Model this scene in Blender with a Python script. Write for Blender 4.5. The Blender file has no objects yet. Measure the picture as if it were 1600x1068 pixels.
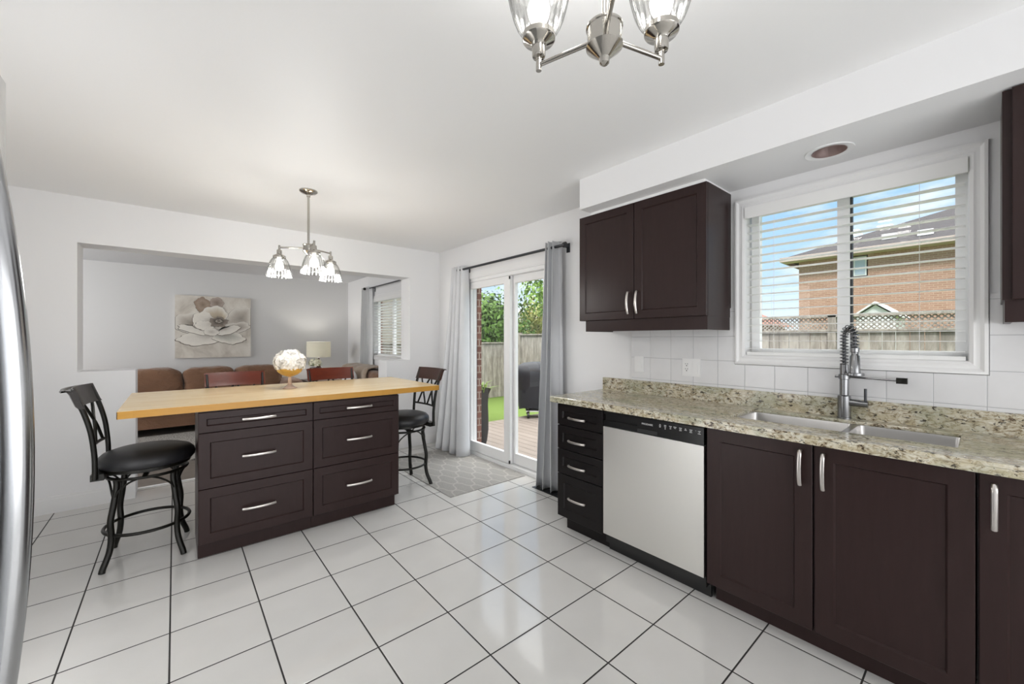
import bpy, bmesh, math, random
from mathutils import Vector, Matrix
PI = math.pi
scene = bpy.context.scene
COL = scene.collection
R = random.Random(7)

# ------------------------------------------------------------------ camera
cd = bpy.data.cameras.new('camera'); cam = bpy.data.objects.new('camera', cd); COL.objects.link(cam)
cam.location = (0, 0, 1.31); cam.rotation_euler = (PI / 2, 0, -math.radians(40.093))
cd.sensor_width = 36; cd.lens = 625.6 / 1600 * 36; cd.shift_y = -4.1 / 1600; cd.clip_start = .02
scene.camera = cam
vs = scene.view_settings
vs.view_transform = 'Standard'; vs.look = 'None'; vs.gamma = 1; vs.use_curve_mapping = False
vs.exposure = 0.0

def lin(h):
    h = h.lstrip('#'); o = []
    for i in (0, 2, 4):
        v = int(h[i:i + 2], 16) / 255
        o.append(v / 12.92 if v <= .04045 else ((v + .055) / 1.055) ** 2.4)
    return tuple(o)

# ------------------------------------------------------------------ world
w = bpy.data.worlds.new('sky'); scene.world = w; w.use_nodes = True
nt = w.node_tree; nt.nodes.clear()
def NN(nt, t, **k):
    n = nt.nodes.new(t)
    for a, v in k.items(): setattr(n, a, v)
    return n
wo = NN(nt, 'ShaderNodeOutputWorld'); bg = NN(nt, 'ShaderNodeBackground'); tc = NN(nt, 'ShaderNodeTexCoord')
sx = NN(nt, 'ShaderNodeSeparateXYZ'); nt.links.new(tc.outputs['Generated'], sx.inputs[0])
rp = NN(nt, 'ShaderNodeValToRGB'); nt.links.new(sx.outputs['Z'], rp.inputs[0])
e = rp.color_ramp.elements
e[0].position = 0.0; e[0].color = (*lin('#e3edf5'), 1); e[1].position = .5; e[1].color = (*lin('#6aaeea'), 1)
m1 = e.new(.16); m1.color = (*lin('#b4d6f3'), 1)
mp = NN(nt, 'ShaderNodeMapping'); mp.inputs['Scale'].default_value = (2.2, 2.2, 6); nt.links.new(tc.outputs['Generated'], mp.inputs[0])
nz = NN(nt, 'ShaderNodeTexNoise'); nz.inputs['Scale'].default_value = 2.1; nz.inputs['Detail'].default_value = 7; nz.inputs['Roughness'].default_value = .55
nt.links.new(mp.outputs[0], nz.inputs['Vector'])
r2 = NN(nt, 'ShaderNodeValToRGB'); r2.color_ramp.elements[0].position = .5; r2.color_ramp.elements[1].position = .72
nt.links.new(nz.outputs[0], r2.inputs[0])
mx = NN(nt, 'ShaderNodeMixRGB'); nt.links.new(r2.outputs[0], mx.inputs[0]); nt.links.new(rp.outputs[0], mx.inputs[1]); mx.inputs[2].default_value = (*lin('#f6f8fb'), 1)
hi = NN(nt, 'ShaderNodeMapRange'); nt.links.new(sx.outputs['Z'], hi.inputs[0]); hi.inputs[1].default_value = .48; hi.inputs[2].default_value = .75; hi.inputs[3].default_value = 1.0; hi.inputs[4].default_value = 5.0   # upper sky brightened out of view to lift the ambient light
sc_ = NN(nt, 'ShaderNodeVectorMath', operation='SCALE'); wf = NN(nt, 'ShaderNodeMapRange'); nt.links.new(sx.outputs['Z'], wf.inputs[0]); wf.inputs[1].default_value = .45; wf.inputs[2].default_value = .62
mw = NN(nt, 'ShaderNodeMixRGB'); nt.links.new(wf.outputs[0], mw.inputs[0]); nt.links.new(mx.outputs[0], mw.inputs[1]); mw.inputs[2].default_value = (1, .98, .95, 1)
nt.links.new(mw.outputs[0], sc_.inputs[0]); nt.links.new(hi.outputs[0], sc_.inputs['Scale'])
nt.links.new(sc_.outputs[0], bg.inputs[0]); bg.inputs[1].default_value = 1.3; nt.links.new(bg.outputs[0], wo.inputs[0])

# ------------------------------------------------------------------ lights
def light(name, kind, loc, energy, size=None, rot=None, col=(1, 1, 1), size_y=None, angle=None):
    ld = bpy.data.lights.new(name, kind); ld.energy = energy; ld.color = col
    if kind == 'AREA':
        ld.size = size
        if size_y: ld.shape = 'RECTANGLE'; ld.size_y = size_y
    if kind in ('POINT', 'SPOT') and size: ld.shadow_soft_size = size
    if kind == 'SUN' and angle: ld.angle = angle
    o = bpy.data.objects.new(name, ld); COL.objects.link(o); o.location = loc
    if rot: o.rotation_euler = rot
    return o
def aim(v):
    return Vector(v).to_track_quat('-Z', 'Y').to_euler()
light('sun', 'SUN', (0, 0, 12), 2.3, rot=aim((.60, .26, -.76)), col=(1, .97, .93), angle=.12)
# added fill panels, no opening built: behind the camera, left wall, living room left
light('rear_fill_light', 'AREA', (.6, -2.4, 1.0), 60, 3.2, aim((0, 1, -.05)), (.985, .992, 1), 1.6)
light('left_fill_light', 'AREA', (-.97, 2.2, 1.0), 24, 1.7, aim((1, .42, 0)), (1, 1, 1), 2.0)
light('living_fill_light', 'AREA', (-3.35, 6.4, 1.5), 76, 2.2, aim((1, 0, .05)), (1, .998, .99), 1.5)

# ------------------------------------------------------------------ materials
MATS = {}
class NB:
    """small helper around one material's node tree"""
    def __init__(s, name):
        s.m = bpy.data.materials.new(name); s.m.use_nodes = True; s.t = s.m.node_tree
        s.b = s.t.nodes['Principled BSDF']; s.tc = s.t.nodes.new('ShaderNodeTexCoord')
    def n(s, t, ins=None, **k):
        n = NN(s.t, t, **k)
        for a, v in (ins or {}).items(): s.put(n.inputs[a], v)
        return n
    def put(s, inp, v):
        if isinstance(v, bpy.types.NodeSocket): s.t.links.new(v, inp)
        elif isinstance(v, (tuple, list)) and len(v) == 3 and inp.type == 'RGBA': inp.default_value = (*v, 1)
        else: inp.default_value = v
    def math(s, op, a, b=None, c=None):
        n = s.t.nodes.new('ShaderNodeMath'); n.operation = op
        s.put(n.inputs[0], a)
        if b is not None: s.put(n.inputs[1], b)
        if c is not None: s.put(n.inputs[2], c)
        return n.outputs[0]
    def mix(s, f, a, b, blend='MIX'):
        n = s.t.nodes.new('ShaderNodeMixRGB'); n.blend_type = blend
        s.put(n.inputs[0], f); s.put(n.inputs[1], a); s.put(n.inputs[2], b); return n.outputs[0]
    def ramp(s, f, stops):
        n = s.t.nodes.new('ShaderNodeValToRGB'); s.put(n.inputs[0], f); e = n.color_ramp.elements
        while len(e) < len(stops): e.new(.5)
        for q, (p, c) in zip(e, stops):
            q.position = p; q.color = (*c, 1) if not isinstance(c, (int, float)) else (c, c, c, 1)
        return n.outputs[0]
    def obj(s, scale=(1, 1, 1), rot=(0, 0, 0), loc=(0, 0, 0)):
        n = s.n('ShaderNodeMapping', {'Scale': scale, 'Rotation': rot, 'Location': loc}); s.t.links.new(s.tc.outputs['Object'], n.inputs[0]); return n.outputs[0]
    def noise(s, v, scale, detail=3, rough=.5, dist=0):
        n = s.n('ShaderNodeTexNoise', {'Vector': v, 'Scale': scale, 'Detail': detail, 'Roughness': rough, 'Distortion': dist}); return n.outputs[0]
    def xyz(s, v):
        n = s.n('ShaderNodeSeparateXYZ', {0: v}); return n.outputs
    def bump(s, h, strength, dist=.01):
        n = s.n('ShaderNodeBump', {'Strength': strength, 'Distance': dist, 'Height': h}); s.t.links.new(n.outputs[0], s.b.inputs['Normal'])
    def set(s, **k):
        for a, v in k.items(): s.put(s.b.inputs[a.replace('_', ' ')], v)
        return s

def mat(name, col, rough=.5, metal=0, spec=.5, **k):
    b = NB(name); b.set(Base_Color=lin(col) if isinstance(col, str) else col, Roughness=rough, Metallic=metal)
    b.b.inputs['Specular IOR Level'].default_value = spec
    for a, v in k.items(): b.put(b.b.inputs[a], v)
    MATS[name] = b.m; return b

def M(n): return MATS[n]
def paint(name, col, rough=.55, bump=.12, scale=140):
    b = mat(name, col, rough, 0, .35); v = b.obj(); b.bump(b.noise(v, scale, 2), bump, .002); return b
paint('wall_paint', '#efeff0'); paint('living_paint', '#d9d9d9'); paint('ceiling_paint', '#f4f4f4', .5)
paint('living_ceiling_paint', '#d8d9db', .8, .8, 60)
paint('trim_white', '#f2f2f2', .3, .02); paint('vinyl_white', '#f4f4f4', .3, .02)

def floor_tile():
    b = mat('floor_tile', '#e4e3e0', .1, 0, .5)
    v = b.obj(); x, y, z = b.xyz(v)
    T, ox, oy = .3400, 1.343, 1.670
    def edge(c, o):
        f = b.math('FRACT', b.math('DIVIDE', b.math('SUBTRACT', c, o - 100 * T), T))
        d = b.math('MINIMUM', f, b.math('SUBTRACT', 1.0, f)); return b.math('MULTIPLY', d, T)
    d = b.math('MINIMUM', edge(x, ox), edge(y, oy))
    g = b.math('LESS_THAN', d, .0032)
    ci = b.n('ShaderNodeCombineXYZ', {0: b.math('FLOOR', b.math('DIVIDE', b.math('SUBTRACT', x, ox - 100 * T), T)), 1: b.math('FLOOR', b.math('DIVIDE', b.math('SUBTRACT', y, oy - 100 * T), T))})
    wn = b.n('ShaderNodeTexWhiteNoise', {'Vector': ci.outputs[0]})
    n = b.noise(v, 5, 4)
    c = b.mix(n, lin('#d2d1ce'), lin('#dddcda'))
    c = b.mix(b.math('MULTIPLY', wn.outputs[0], .25), c, lin('#d6d4d0'))
    c = b.mix(g, c, lin('#2a2827'))
    b.set(Base_Color=c, Roughness=b.mix(g, (.09,) * 3, (.8,) * 3))
    soft = b.n('ShaderNodeMapRange', {0: d, 1: .002, 2: .007, 3: 0.0, 4: 1.0})
    h = b.math('ADD', b.math('MULTIPLY', soft.outputs[0], 1.0), b.math('MULTIPLY', b.noise(v, 55, 2), .16))
    b.bump(h, .35, .002)
floor_tile()

def wall_tile():
    b = mat('wall_tile', '#e7e7e8', .16)
    v = b.obj(); x, y, z = b.xyz(v)
    def edge(c, o, T):
        f = b.math('FRACT', b.math('DIVIDE', b.math('SUBTRACT', c, o - 50 * T), T))
        return b.math('MULTIPLY', b.math('MINIMUM', f, b.math('SUBTRACT', 1.0, f)), T)
    d = b.math('MINIMUM', edge(y, .001, .1548), edge(z, 1.028, .1500))
    g = b.math('LESS_THAN', d, .0013)
    c = b.mix(b.noise(v, 9, 4, .6), lin('#e1e1e2'), lin('#ececee'))
    b.set(Base_Color=b.mix(g, c, lin('#b9babd')))
    soft = b.n('ShaderNodeMapRange', {0: d, 1: .001, 2: .004})
    b.bump(soft.outputs[0], .4, .002)
wall_tile()

def granite():
    b = mat('granite', '#b5a88c', .1)
    v = b.obj((1, .62, 1), (.5, .35, .6))
    n1 = b.noise(v, 58, 8, .74, .7)
    n2 = b.noise(b.obj((1, .5, 1), (.2, .7, .75)), 17, 5, .65, 1.0)
    n3 = b.noise(b.obj((1, .6, 1), (.3, .2, .5)), 5.0, 3, .6, .6)
    c = b.ramp(n1, [(.31, lin('#1f1a17')), (.39, lin('#5a4a3c')), (.44, lin('#a39377')), (.51, lin('#cfc8b3')), (.64, lin('#e6e3d8'))])
    c = b.mix(b.ramp(n2, [(.48, 0), (.62, .6)]), c, lin('#c4b99a'))
    c = b.mix(b.ramp(n3, [(.40, .45), (.52, 0)]), c, lin('#9aa088'))
    k = b.ramp(b.noise(b.obj((1, .5, 1), (.9, .3, .4)), 70, 4, .7, .8), [(.57, 0), (.62, 1)])
    c = b.mix(b.math('MULTIPLY', k, .9), c, lin('#2a2320'))
    b.set(Base_Color=c)
granite()

def espresso(name, c1, c2, rough):
    b = mat(name, c1, rough, 0, .25)
    n = b.noise(b.obj((3, 3, .35)), 16, 5, .6, .4)
    b.set(Base_Color=b.mix(n, lin(c1), lin(c2)))
    b.bump(n, .04, .002)
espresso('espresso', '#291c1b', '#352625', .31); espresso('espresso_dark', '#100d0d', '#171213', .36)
mat('cabinet_shadow_gap', '#0d0b0b', .7)

def butcher(name, c1, c2, c3, rough, along):
    b = mat(name, c1, rough, 0, .4)
    v = b.obj()
    x, y, z = b.xyz(v)
    strip = b.math('FLOOR', b.math('DIVIDE', y, .04))
    xs = b.math('FLOOR', b.math('ADD', b.math('DIVIDE', x, .46), b.math('MULTIPLY', strip, .37)))
    ci = b.n('ShaderNodeCombineXYZ', {0: strip, 1: xs, 2: b.math('FLOOR', b.math('DIVIDE', z, .5))})
    wn = b.n('ShaderNodeTexWhiteNoise', {'Vector': ci.outputs[0]})
    g = b.noise(b.obj((2.5, 40, 40)), 3, 4, .6)
    c = b.mix(wn.outputs[0], lin(c1), lin(c2))
    c = b.mix(b.math('MULTIPLY', g, .45), c, lin(c3))
    b.set(Base_Color=c)
butcher('butcher_block', '#e0c79b', '#ead4ac', '#d3b584', .25, 'X')  # sheen put into the paler top colour; edges keep the block's amber
butcher('butcher_edge', '#c48f3c', '#cf9c47', '#a8742a', .28, 'X')

def steel(name, c, rough, axis):
    b = mat(name, c, rough, 1)
    sc = {'z': (60, 60, 1.2), 'y': (60, 1.2, 60), 'x': (1.2, 60, 60)}[axis]
    n = b.noise(b.obj(sc), 9, 3)
    b.set(Roughness=b.n('ShaderNodeMapRange', {0: n, 3: rough - .06, 4: rough + .08}).outputs[0])
    return b
steel('steel_dishwasher', '#e4e3df', .34, 'y'); steel('steel_fridge', '#c6c8ca', .24, 'z'); steel('steel_sink', '#c8c6c4', .3, 'y')
mat('steel_handle', '#b4b5b7', .2, 1); mat('nickel', '#cfcac6', .3, 1); mat('nickel_polished', '#b9b5ae', .13, 1)
mat('faucet_steel', '#8f9092', .26, 1); mat('black_gloss', '#0d0d0e', .18); mat('black_plastic', '#161617', .35)
mat('black_metal', '#15140f', .36, .35); mat('bronze_baffle', '#a08c88', .4, .35); mat('dark_metal', '#4b4d50', .35, .9)
mat('white_plastic', '#f0f0f0', .3); mat('print_white', '#dcdcdc', .5); mat('dark_hole', '#202020', .6)
mat('gasket', '#2b2c2e', .6); mat('slat_white', '#f5f5f4', .4)
b = mat('black_leather', '#202023', .42); b.bump(b.noise(b.obj(), 160, 3), .12, .002)
def rail_wood(name, c1, c2, rough):
    b = mat(name, c1, rough, 0, .3); n = b.noise(b.obj((8, 1.2, 8)), 12, 4); b.set(Base_Color=b.mix(n, lin(c1), lin(c2)))
rail_wood('rail_black', '#1c1816', '#2a211d', .22); rail_wood('rail_reddened', '#481605', '#67260d', .33); rail_wood('rail_brown', '#33201c', '#43291f', .3)  # one stool model; the rear rails' red carries reflected warm light

def fabric(name, c1, c2, scale=300, rough=.9, bump=.25, sheen=.3):
    b = mat(name, c1, rough, 0, .2); v = b.obj(); n = b.noise(v, scale, 2); n2 = b.noise(v, 9, 3)
    b.set(Base_Color=b.mix(n2, lin(c1), lin(c2))); b.bump(n, bump, .002); b.put(b.b.inputs['Sheen Weight'], sheen); return b
fabric('curtain_grey', '#d2d4d7', '#dcdde0', 420, .75); fabric('curtain_white', '#f1f1f1', '#e5e6e8')
b = fabric('sofa_brown', '#7a5a45', '#8c6a53', 200, .9, .3, .35); b.bump(b.math('ADD', b.math('MULTIPLY', b.noise(b.obj((1, 1, 2)), 7, 5, .6, 1.5), 1.0), b.math('MULTIPLY', b.noise(b.obj(), 200, 2), .06)), .9, .03); fabric('throw_tan', '#b7a795', '#8a7462', 60)
fabric('lampshade_fabric', '#d8d6cb', '#cfcdc2', 260); fabric('pillow_white', '#ececee', '#e2e3e6')
fabric('cover_black', '#1f2024', '#2b2d33', 90, .5, .3, .1)

b = NB('lampshade_glow'); MATS['lampshade_glow'] = b.m; b.set(Base_Color=lin('#dcdacf'), Roughness=.9)
o = [n for n in b.t.nodes if n.type == 'OUTPUT_MATERIAL'][0]; tl = b.n('ShaderNodeBsdfTranslucent', {0: lin('#dcdacf')}); mm = b.n('ShaderNodeMixShader', {0: .22, 1: b.b.outputs[0], 2: tl.outputs[0]}); b.t.links.new(mm.outputs[0], o.inputs[0])
def rug():
    b = mat('rug_trellis', '#9c9b99', .95, 0, .1); v = b.obj(); x, y, z = b.xyz(v)
    # trellis: two families of wavy diagonals
    P = .27
    def fam(sg):
        u = b.math('ADD', b.math('DIVIDE', x, P * .72), b.math('MULTIPLY', b.math('DIVIDE', y, P), sg))
        wv = b.math('MULTIPLY', b.math('SINE', b.math('MULTIPLY', b.math('SUBTRACT', b.math('DIVIDE', x, P * .72), b.math('MULTIPLY', b.math('DIVIDE', y, P), sg)), 2 * PI)), .1)
        f = b.math('FRACT', b.math('ADD', u, b.math('ADD', wv, 50.0)))
        return b.math('ABSOLUTE', b.math('SUBTRACT', f, .5))
    d = b.math('MINIMUM', fam(1.0), fam(-1.0))
    d = b.math('ADD', d, b.math('MULTIPLY', b.math('SUBTRACT', b.noise(v, 90, 2), .5), .05))
    line = b.ramp(d, [(.03, 1), (.075, 0)])
    fine = b.noise(v, 130, 3, .7)
    c = b.mix(fine, lin('#8f8d8a'), lin('#bdbbb7')); c = b.mix(b.math('MULTIPLY', line, .36), c, lin('#d6d3ce'))
    b.set(Base_Color=c); b.bump(b.noise(v, 210, 2), .6, .005)
rug()
b = mat('shag_grey', '#a5a29d', .95, 0, .1); v = b.obj(); b.set(Base_Color=b.mix(b.ramp(b.noise(v, 60, 4, .8), [(.4, 0), (.6, 1)]), lin('#5f5c59'), lin('#c9c5bf'))); b.bump(b.noise(v, 90, 3), .8, .01)
def planks(name, c1, c2, c3, wdt, length, rough, axis):
    b = mat(name, c1, rough, 0, .4); v = b.obj(); x, y, z = b.xyz(v)
    if axis == 'y': x, y = y, x
    row = b.math('FLOOR', b.math('DIVIDE', y, wdt))
    wn = b.n('ShaderNodeTexWhiteNoise', {'Vector': b.n('ShaderNodeCombineXYZ', {0: row, 1: b.math('FLOOR', b.math('ADD', b.math('DIVIDE', x, length), b.math('MULTIPLY', row, .41)))}).outputs[0]})
    sc = (1.2, 28, 28) if axis == 'x' else (28, 1.2, 28)
    g = b.noise(b.obj(sc), 4, 5, .6)
    f = b.math('FRACT', b.math('DIVIDE', y, wdt)); gap = b.math('LESS_THAN', f, .02)
    c = b.mix(wn.outputs[0], lin(c1), lin(c2)); c = b.mix(g, c, lin(c3)); c = b.mix(gap, c, lin('#3a3633'))
    b.set(Base_Color=c); return b
planks('living_floor_wood', '#77716b', '#8d857d', '#645d57', .13, 1.1, .35, 'x')
planks('deck_wood', '#8d8279', '#9d9289', '#71675f', .14, 3.0, .8, 'y')
def fence_mat(name, ax):
    b = mat(name, '#8a847c', .9, 0, .1); v = b.obj(); x, y, z = b.xyz(v); a = x if ax == 'x' else y
    row = b.math('FLOOR', b.math('DIVIDE', a, .14))
    wn = b.n('ShaderNodeTexWhiteNoise', {'Vector': b.n('ShaderNodeCombineXYZ', {0: row}).outputs[0]})
    sc = (20, 20, 1.2); g = b.noise(b.obj(sc), 3, 5, .65)
    st = b.ramp(b.noise(b.obj((5, 5, 1.0)), 2.2, 4, .7), [(.42, 0), (.62, 1)])
    c = b.mix(wn.outputs[0], lin('#8d877f'), lin('#a39c93')); c = b.mix(g, c, lin('#6d675f')); c = b.mix(b.math('MULTIPLY', st, .55), c, lin('#bdb7ad'))
    b.set(Base_Color=c)
fence_mat('fence_wood_x', 'x'); fence_mat('fence_wood_y', 'y')
def brick(name, c1, c2, mortar, ax, sc=1.0):
    b = mat(name, c1, .9, 0, .1); v = b.obj(); x, y, z = b.xyz(v)
    cv = b.n('ShaderNodeCombineXYZ', {0: (b.math('ADD', x, y) if ax == 'xy' else (y if ax == 'y' else x)), 1: z})
    t = b.n('ShaderNodeTexBrick', {'Vector': cv.outputs[0], 'Color1': lin(c1), 'Color2': lin(c2), 'Mortar': lin(mortar), 'Scale': 1.0, 'Mortar Size': .008 * sc, 'Brick Width': .23 * sc, 'Row Height': .077 * sc, 'Bias': 0.0})
    b.set(Base_Color=b.mix(b.math('MULTIPLY', b.noise(v, 7, 3), .35), t.outputs[0], lin(c2)))
brick('brick_neighbour', '#aa8878', '#9b7868', '#bfa795', 'xy'); brick('brick_house', '#7d5446', '#68463b', '#a39488', 'xy')
b = mat('shingles', '#6e6c6e', .95, 0, 0); v = b.obj(); b.set(Base_Color=b.mix(b.noise(b.obj((1, 1, 4)), 5, 5, .8), lin('#403e40'), lin('#5a5859')))
mat('roof_red', '#8c5a4c', .9); mat('fascia_tan', '#b3a39c', .6); mat('siding_white', '#d9d9d8', .7)
b = mat('grass', '#6fa02c', .9, 0, .1); v = b.obj(); b.set(Base_Color=b.mix(b.noise(v, 14, 6, .8), lin('#46592a'), lin('#728746'))); b.bump(b.noise(v, 60, 3), .8, .02)
def leaf(name, c1, c2, c3):
    b = mat(name, c1, .6, 0, .3); v = b.obj(); b.set(Base_Color=b.mix(b.noise(v, 3.5, 3), b.mix(b.noise(v, 40, 2), lin(c1), lin(c2)), lin(c3)))
leaf('leaf_dark', '#3f5e22', '#66862f', '#4a6a28'); leaf('leaf_mid', '#5f8038', '#8ba552', '#6f8f40'); leaf('leaf_red', '#7a8a45', '#a06a48', '#6d8a3c')
mat('bark', '#5d5048', .9); mat('leaf_pot', '#7c9a3c', .6); mat('soil', '#3a2c22', .9)
mat('petal_white', '#fbf8f2', .7, 0, .2); mat('petal_yellow', '#f5f2da', .7, 0, .2); mat('leaf_house', '#8fa54a', .5)
mat('dark_ceramic', '#3a1f1a', .25); mat('table_wood', '#3a241b', .35)
for n, c in (('amber_glass', (1.0, .70, .20)), ('peach_glass', (.98, .78, .66))):
    b = mat(n, c, .04, 0, .6); b.put(b.b.inputs['Transmission Weight'], .7); b.put(b.b.inputs['IOR'], 1.3)
def pane(name, tint, fac_min, rough=.0):
    b = NB(name); t = b.t; t.nodes.remove(b.b)
    o = [n for n in t.nodes if n.type == 'OUTPUT_MATERIAL'][0]
    tr = b.n('ShaderNodeBsdfTransparent', {0: tint}); gl = b.n('ShaderNodeBsdfGlossy', {0: (1, 1, 1), 'Roughness': rough})
    lw = b.n('ShaderNodeFresnel', {'IOR': 1.45}); gm = b.n('ShaderNodeNewGeometry')
    f = b.math('MULTIPLY', b.math('ADD', lw.outputs[0], fac_min), b.math('SUBTRACT', 1.0, gm.outputs['Backfacing']))   # reflect once, at the outer skin
    mx = b.n('ShaderNodeMixShader', {0: f, 1: tr.outputs[0], 2: gl.outputs[0]}); t.links.new(mx.outputs[0], o.inputs[0]); MATS[name] = b.m; return b
pane('window_glass', (.97, .98, .98), 0.0)
b = NB('shade_glass'); MATS['shade_glass'] = b.m; b.t.nodes.remove(b.b); o = [n for n in b.t.nodes if n.type == 'OUTPUT_MATERIAL'][0]
tr = b.n('ShaderNodeBsdfTransparent', {0: (.96, .96, .955)}); td = b.n('ShaderNodeBsdfTransparent', {0: (.50, .50, .49)}); gl = b.n('ShaderNodeBsdfGlossy', {0: (1, 1, 1), 'Roughness': .10})
lw = b.n('ShaderNodeLayerWeight', {'Blend': .5}); q = b.math('POWER', lw.outputs['Facing'], 1.5)
m2 = b.n('ShaderNodeMixShader', {0: b.math('MULTIPLY', q, .9), 1: tr.outputs[0], 2: td.outputs[0]})
m3 = b.n('ShaderNodeMixShader', {0: b.math('ADD', b.math('MULTIPLY', q, .18), .03), 1: m2.outputs[0], 2: gl.outputs[0]}); b.t.links.new(m3.outputs[0], o.inputs[0])
b = mat('bulb_glow', '#ffffff', .3); b.put(b.b.inputs['Emission Color'], (1, .97, .92)); b.put(b.b.inputs['Emission Strength'], 2.2)

# ------------------------------------------------------------------ mesh helpers
def bx(bm, x, y, z):
    vs = [bm.verts.new((a, b_, c)) for c in z for b_ in y for a in x]
    for f in ((0, 2, 3, 1), (4, 5, 7, 6), (0, 1, 5, 4), (2, 6, 7, 3), (0, 4, 6, 2), (1, 3, 7, 5)):
        bm.faces.new([vs[i] for i in f])
    return vs
def NB_(): return bmesh.new()
def box(x, y, z, bevel=0, seg=2):
    bm = bmesh.new(); bx(bm, sorted(x), sorted(y), sorted(z))
    if bevel: bev(bm, bevel, seg)
    return bm
def bev(bm, wd, seg=2, ang=30):
    es = [e for e in bm.edges if len(e.link_faces) == 2 and e.calc_face_angle(0) > math.radians(ang)]
    bmesh.ops.bevel(bm, geom=es, offset=wd, segments=seg, profile=.5, affect='EDGES', clamp_overlap=True)
    return bm
def tube(bm, pts, r, n=10, closed=False, flat=1.0, up=None):
    pts = [Vector(p) for p in pts]; N = len(pts); rings = []; prev = None
    for i, p in enumerate(pts):
        if closed: t = (pts[(i + 1) % N] - pts[i - 1]).normalized()
        else: t = (pts[min(i + 1, N - 1)] - pts[max(i - 1, 0)]).normalized()
        if prev is None:
            a = Vector(up) if up else (Vector((0, 0, 1)) if abs(t.z) < .9 else Vector((1, 0, 0)))
            prev = a
        s = t.cross(prev)
        if s.length < 1e-6: s = t.cross(Vector((1, 0, 0)))
        s.normalize(); u = s.cross(t).normalized(); prev = u
        rr = r[i] if isinstance(r, (list, tuple)) else r
        rings.append([bm.verts.new(p + (math.cos(2 * PI * k / n) * s * rr + math.sin(2 * PI * k / n) * u * rr * flat)) for k in range(n)])
    for i in range(N if closed else N - 1):
        A, B = rings[i], rings[(i + 1) % N]
        for k in range(n): bm.faces.new((A[k], A[(k + 1) % n], B[(k + 1) % n], B[k]))
    if not closed:
        bm.faces.new(list(reversed(rings[0]))); bm.faces.new(rings[-1])
    return bm
def smoothpath(P, m=8):
    P = [Vector(p) for p in P]; out = []
    for i in range(len(P) - 1):
        p0 = P[max(i - 1, 0)]; p1 = P[i]; p2 = P[i + 1]; p3 = P[min(i + 2, len(P) - 1)]
        for k in range(m):
            t = k / m
            out.append(.5 * ((2 * p1) + (p2 - p0) * t + (2 * p0 - 5 * p1 + 4 * p2 - p3) * t * t + (3 * p1 - p0 - 3 * p2 + p3) * t ** 3))
    out.append(P[-1]); return out
def lathe(bm, prof, n=32, c=(0, 0, 0), flute=0, nf=0, axis=None):
    rings = []; c = Vector(c)
    for (r, z) in prof:
        ring = []
        for k in range(n):
            a = 2 * PI * k / n; rr = r * (1 + flute * math.cos(nf * a)) if nf else r
            p = Vector((rr * math.cos(a), rr * math.sin(a), z))
            if axis is not None: p = axis @ p
            ring.append(bm.verts.new(c + p))
        rings.append(ring)
    for A, B in zip(rings[:-1], rings[1:]):
        for k in range(n): bm.faces.new((A[k], A[(k + 1) % n], B[(k + 1) % n], B[k]))
    if prof[0][0] > 1e-6: bm.faces.new(list(reversed(rings[0])))
    if prof[-1][0] > 1e-6: bm.faces.new(rings[-1])
    bmesh.ops.remove_doubles(bm, verts=bm.verts, dist=1e-6)
    return bm
def lathe_open(bm, prof, n=32, c=(0, 0, 0), flute=0, nf=0):
    rings = []
    for (r, z) in prof:
        rings.append([bm.verts.new((c[0] + r * (1 + flute * math.cos(nf * 2 * PI * k / n)) * math.cos(2 * PI * k / n), c[1] + r * (1 + flute * math.cos(nf * 2 * PI * k / n)) * math.sin(2 * PI * k / n), c[2] + z)) for k in range(n)])
    for A, B in zip(rings[:-1], rings[1:]):
        for k in range(n): bm.faces.new((A[k], A[(k + 1) % n], B[(k + 1) % n], B[k]))
    return bm
def cushion(c, s, p=3.5, n=14, puff=0, seed=0, lump=0):
    """super-ellipsoid pillow from a subdivided cube"""
    bm = bmesh.new(); bmesh.ops.create_cube(bm, size=2)
    bmesh.ops.subdivide_edges(bm, edges=bm.edges[:], cuts=n, use_grid_fill=True)
    rr = random.Random(seed); ph = [rr.uniform(0, 6) for _ in range(8)]
    for v in bm.verts:
        d = v.co; k = (abs(d.x) ** p + abs(d.y) ** p + abs(d.z) ** p) ** (1 / p); q = d / k
        l = 1 + lump * (math.sin(4 * q.x + ph[0]) * math.sin(3 * q.z + ph[1]) + .6 * math.sin(7 * q.x + 3 * q.y + ph[2]) * math.sin(6 * q.z + ph[3]) + .4 * math.sin(13 * q.x + ph[4] + 5 * q.z))
        v.co = Vector((c[0] + q.x * s[0] / 2 * l, c[1] + q.y * s[1] / 2 * l, c[2] + q.z * s[2] / 2 * l))
    return bm
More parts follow.
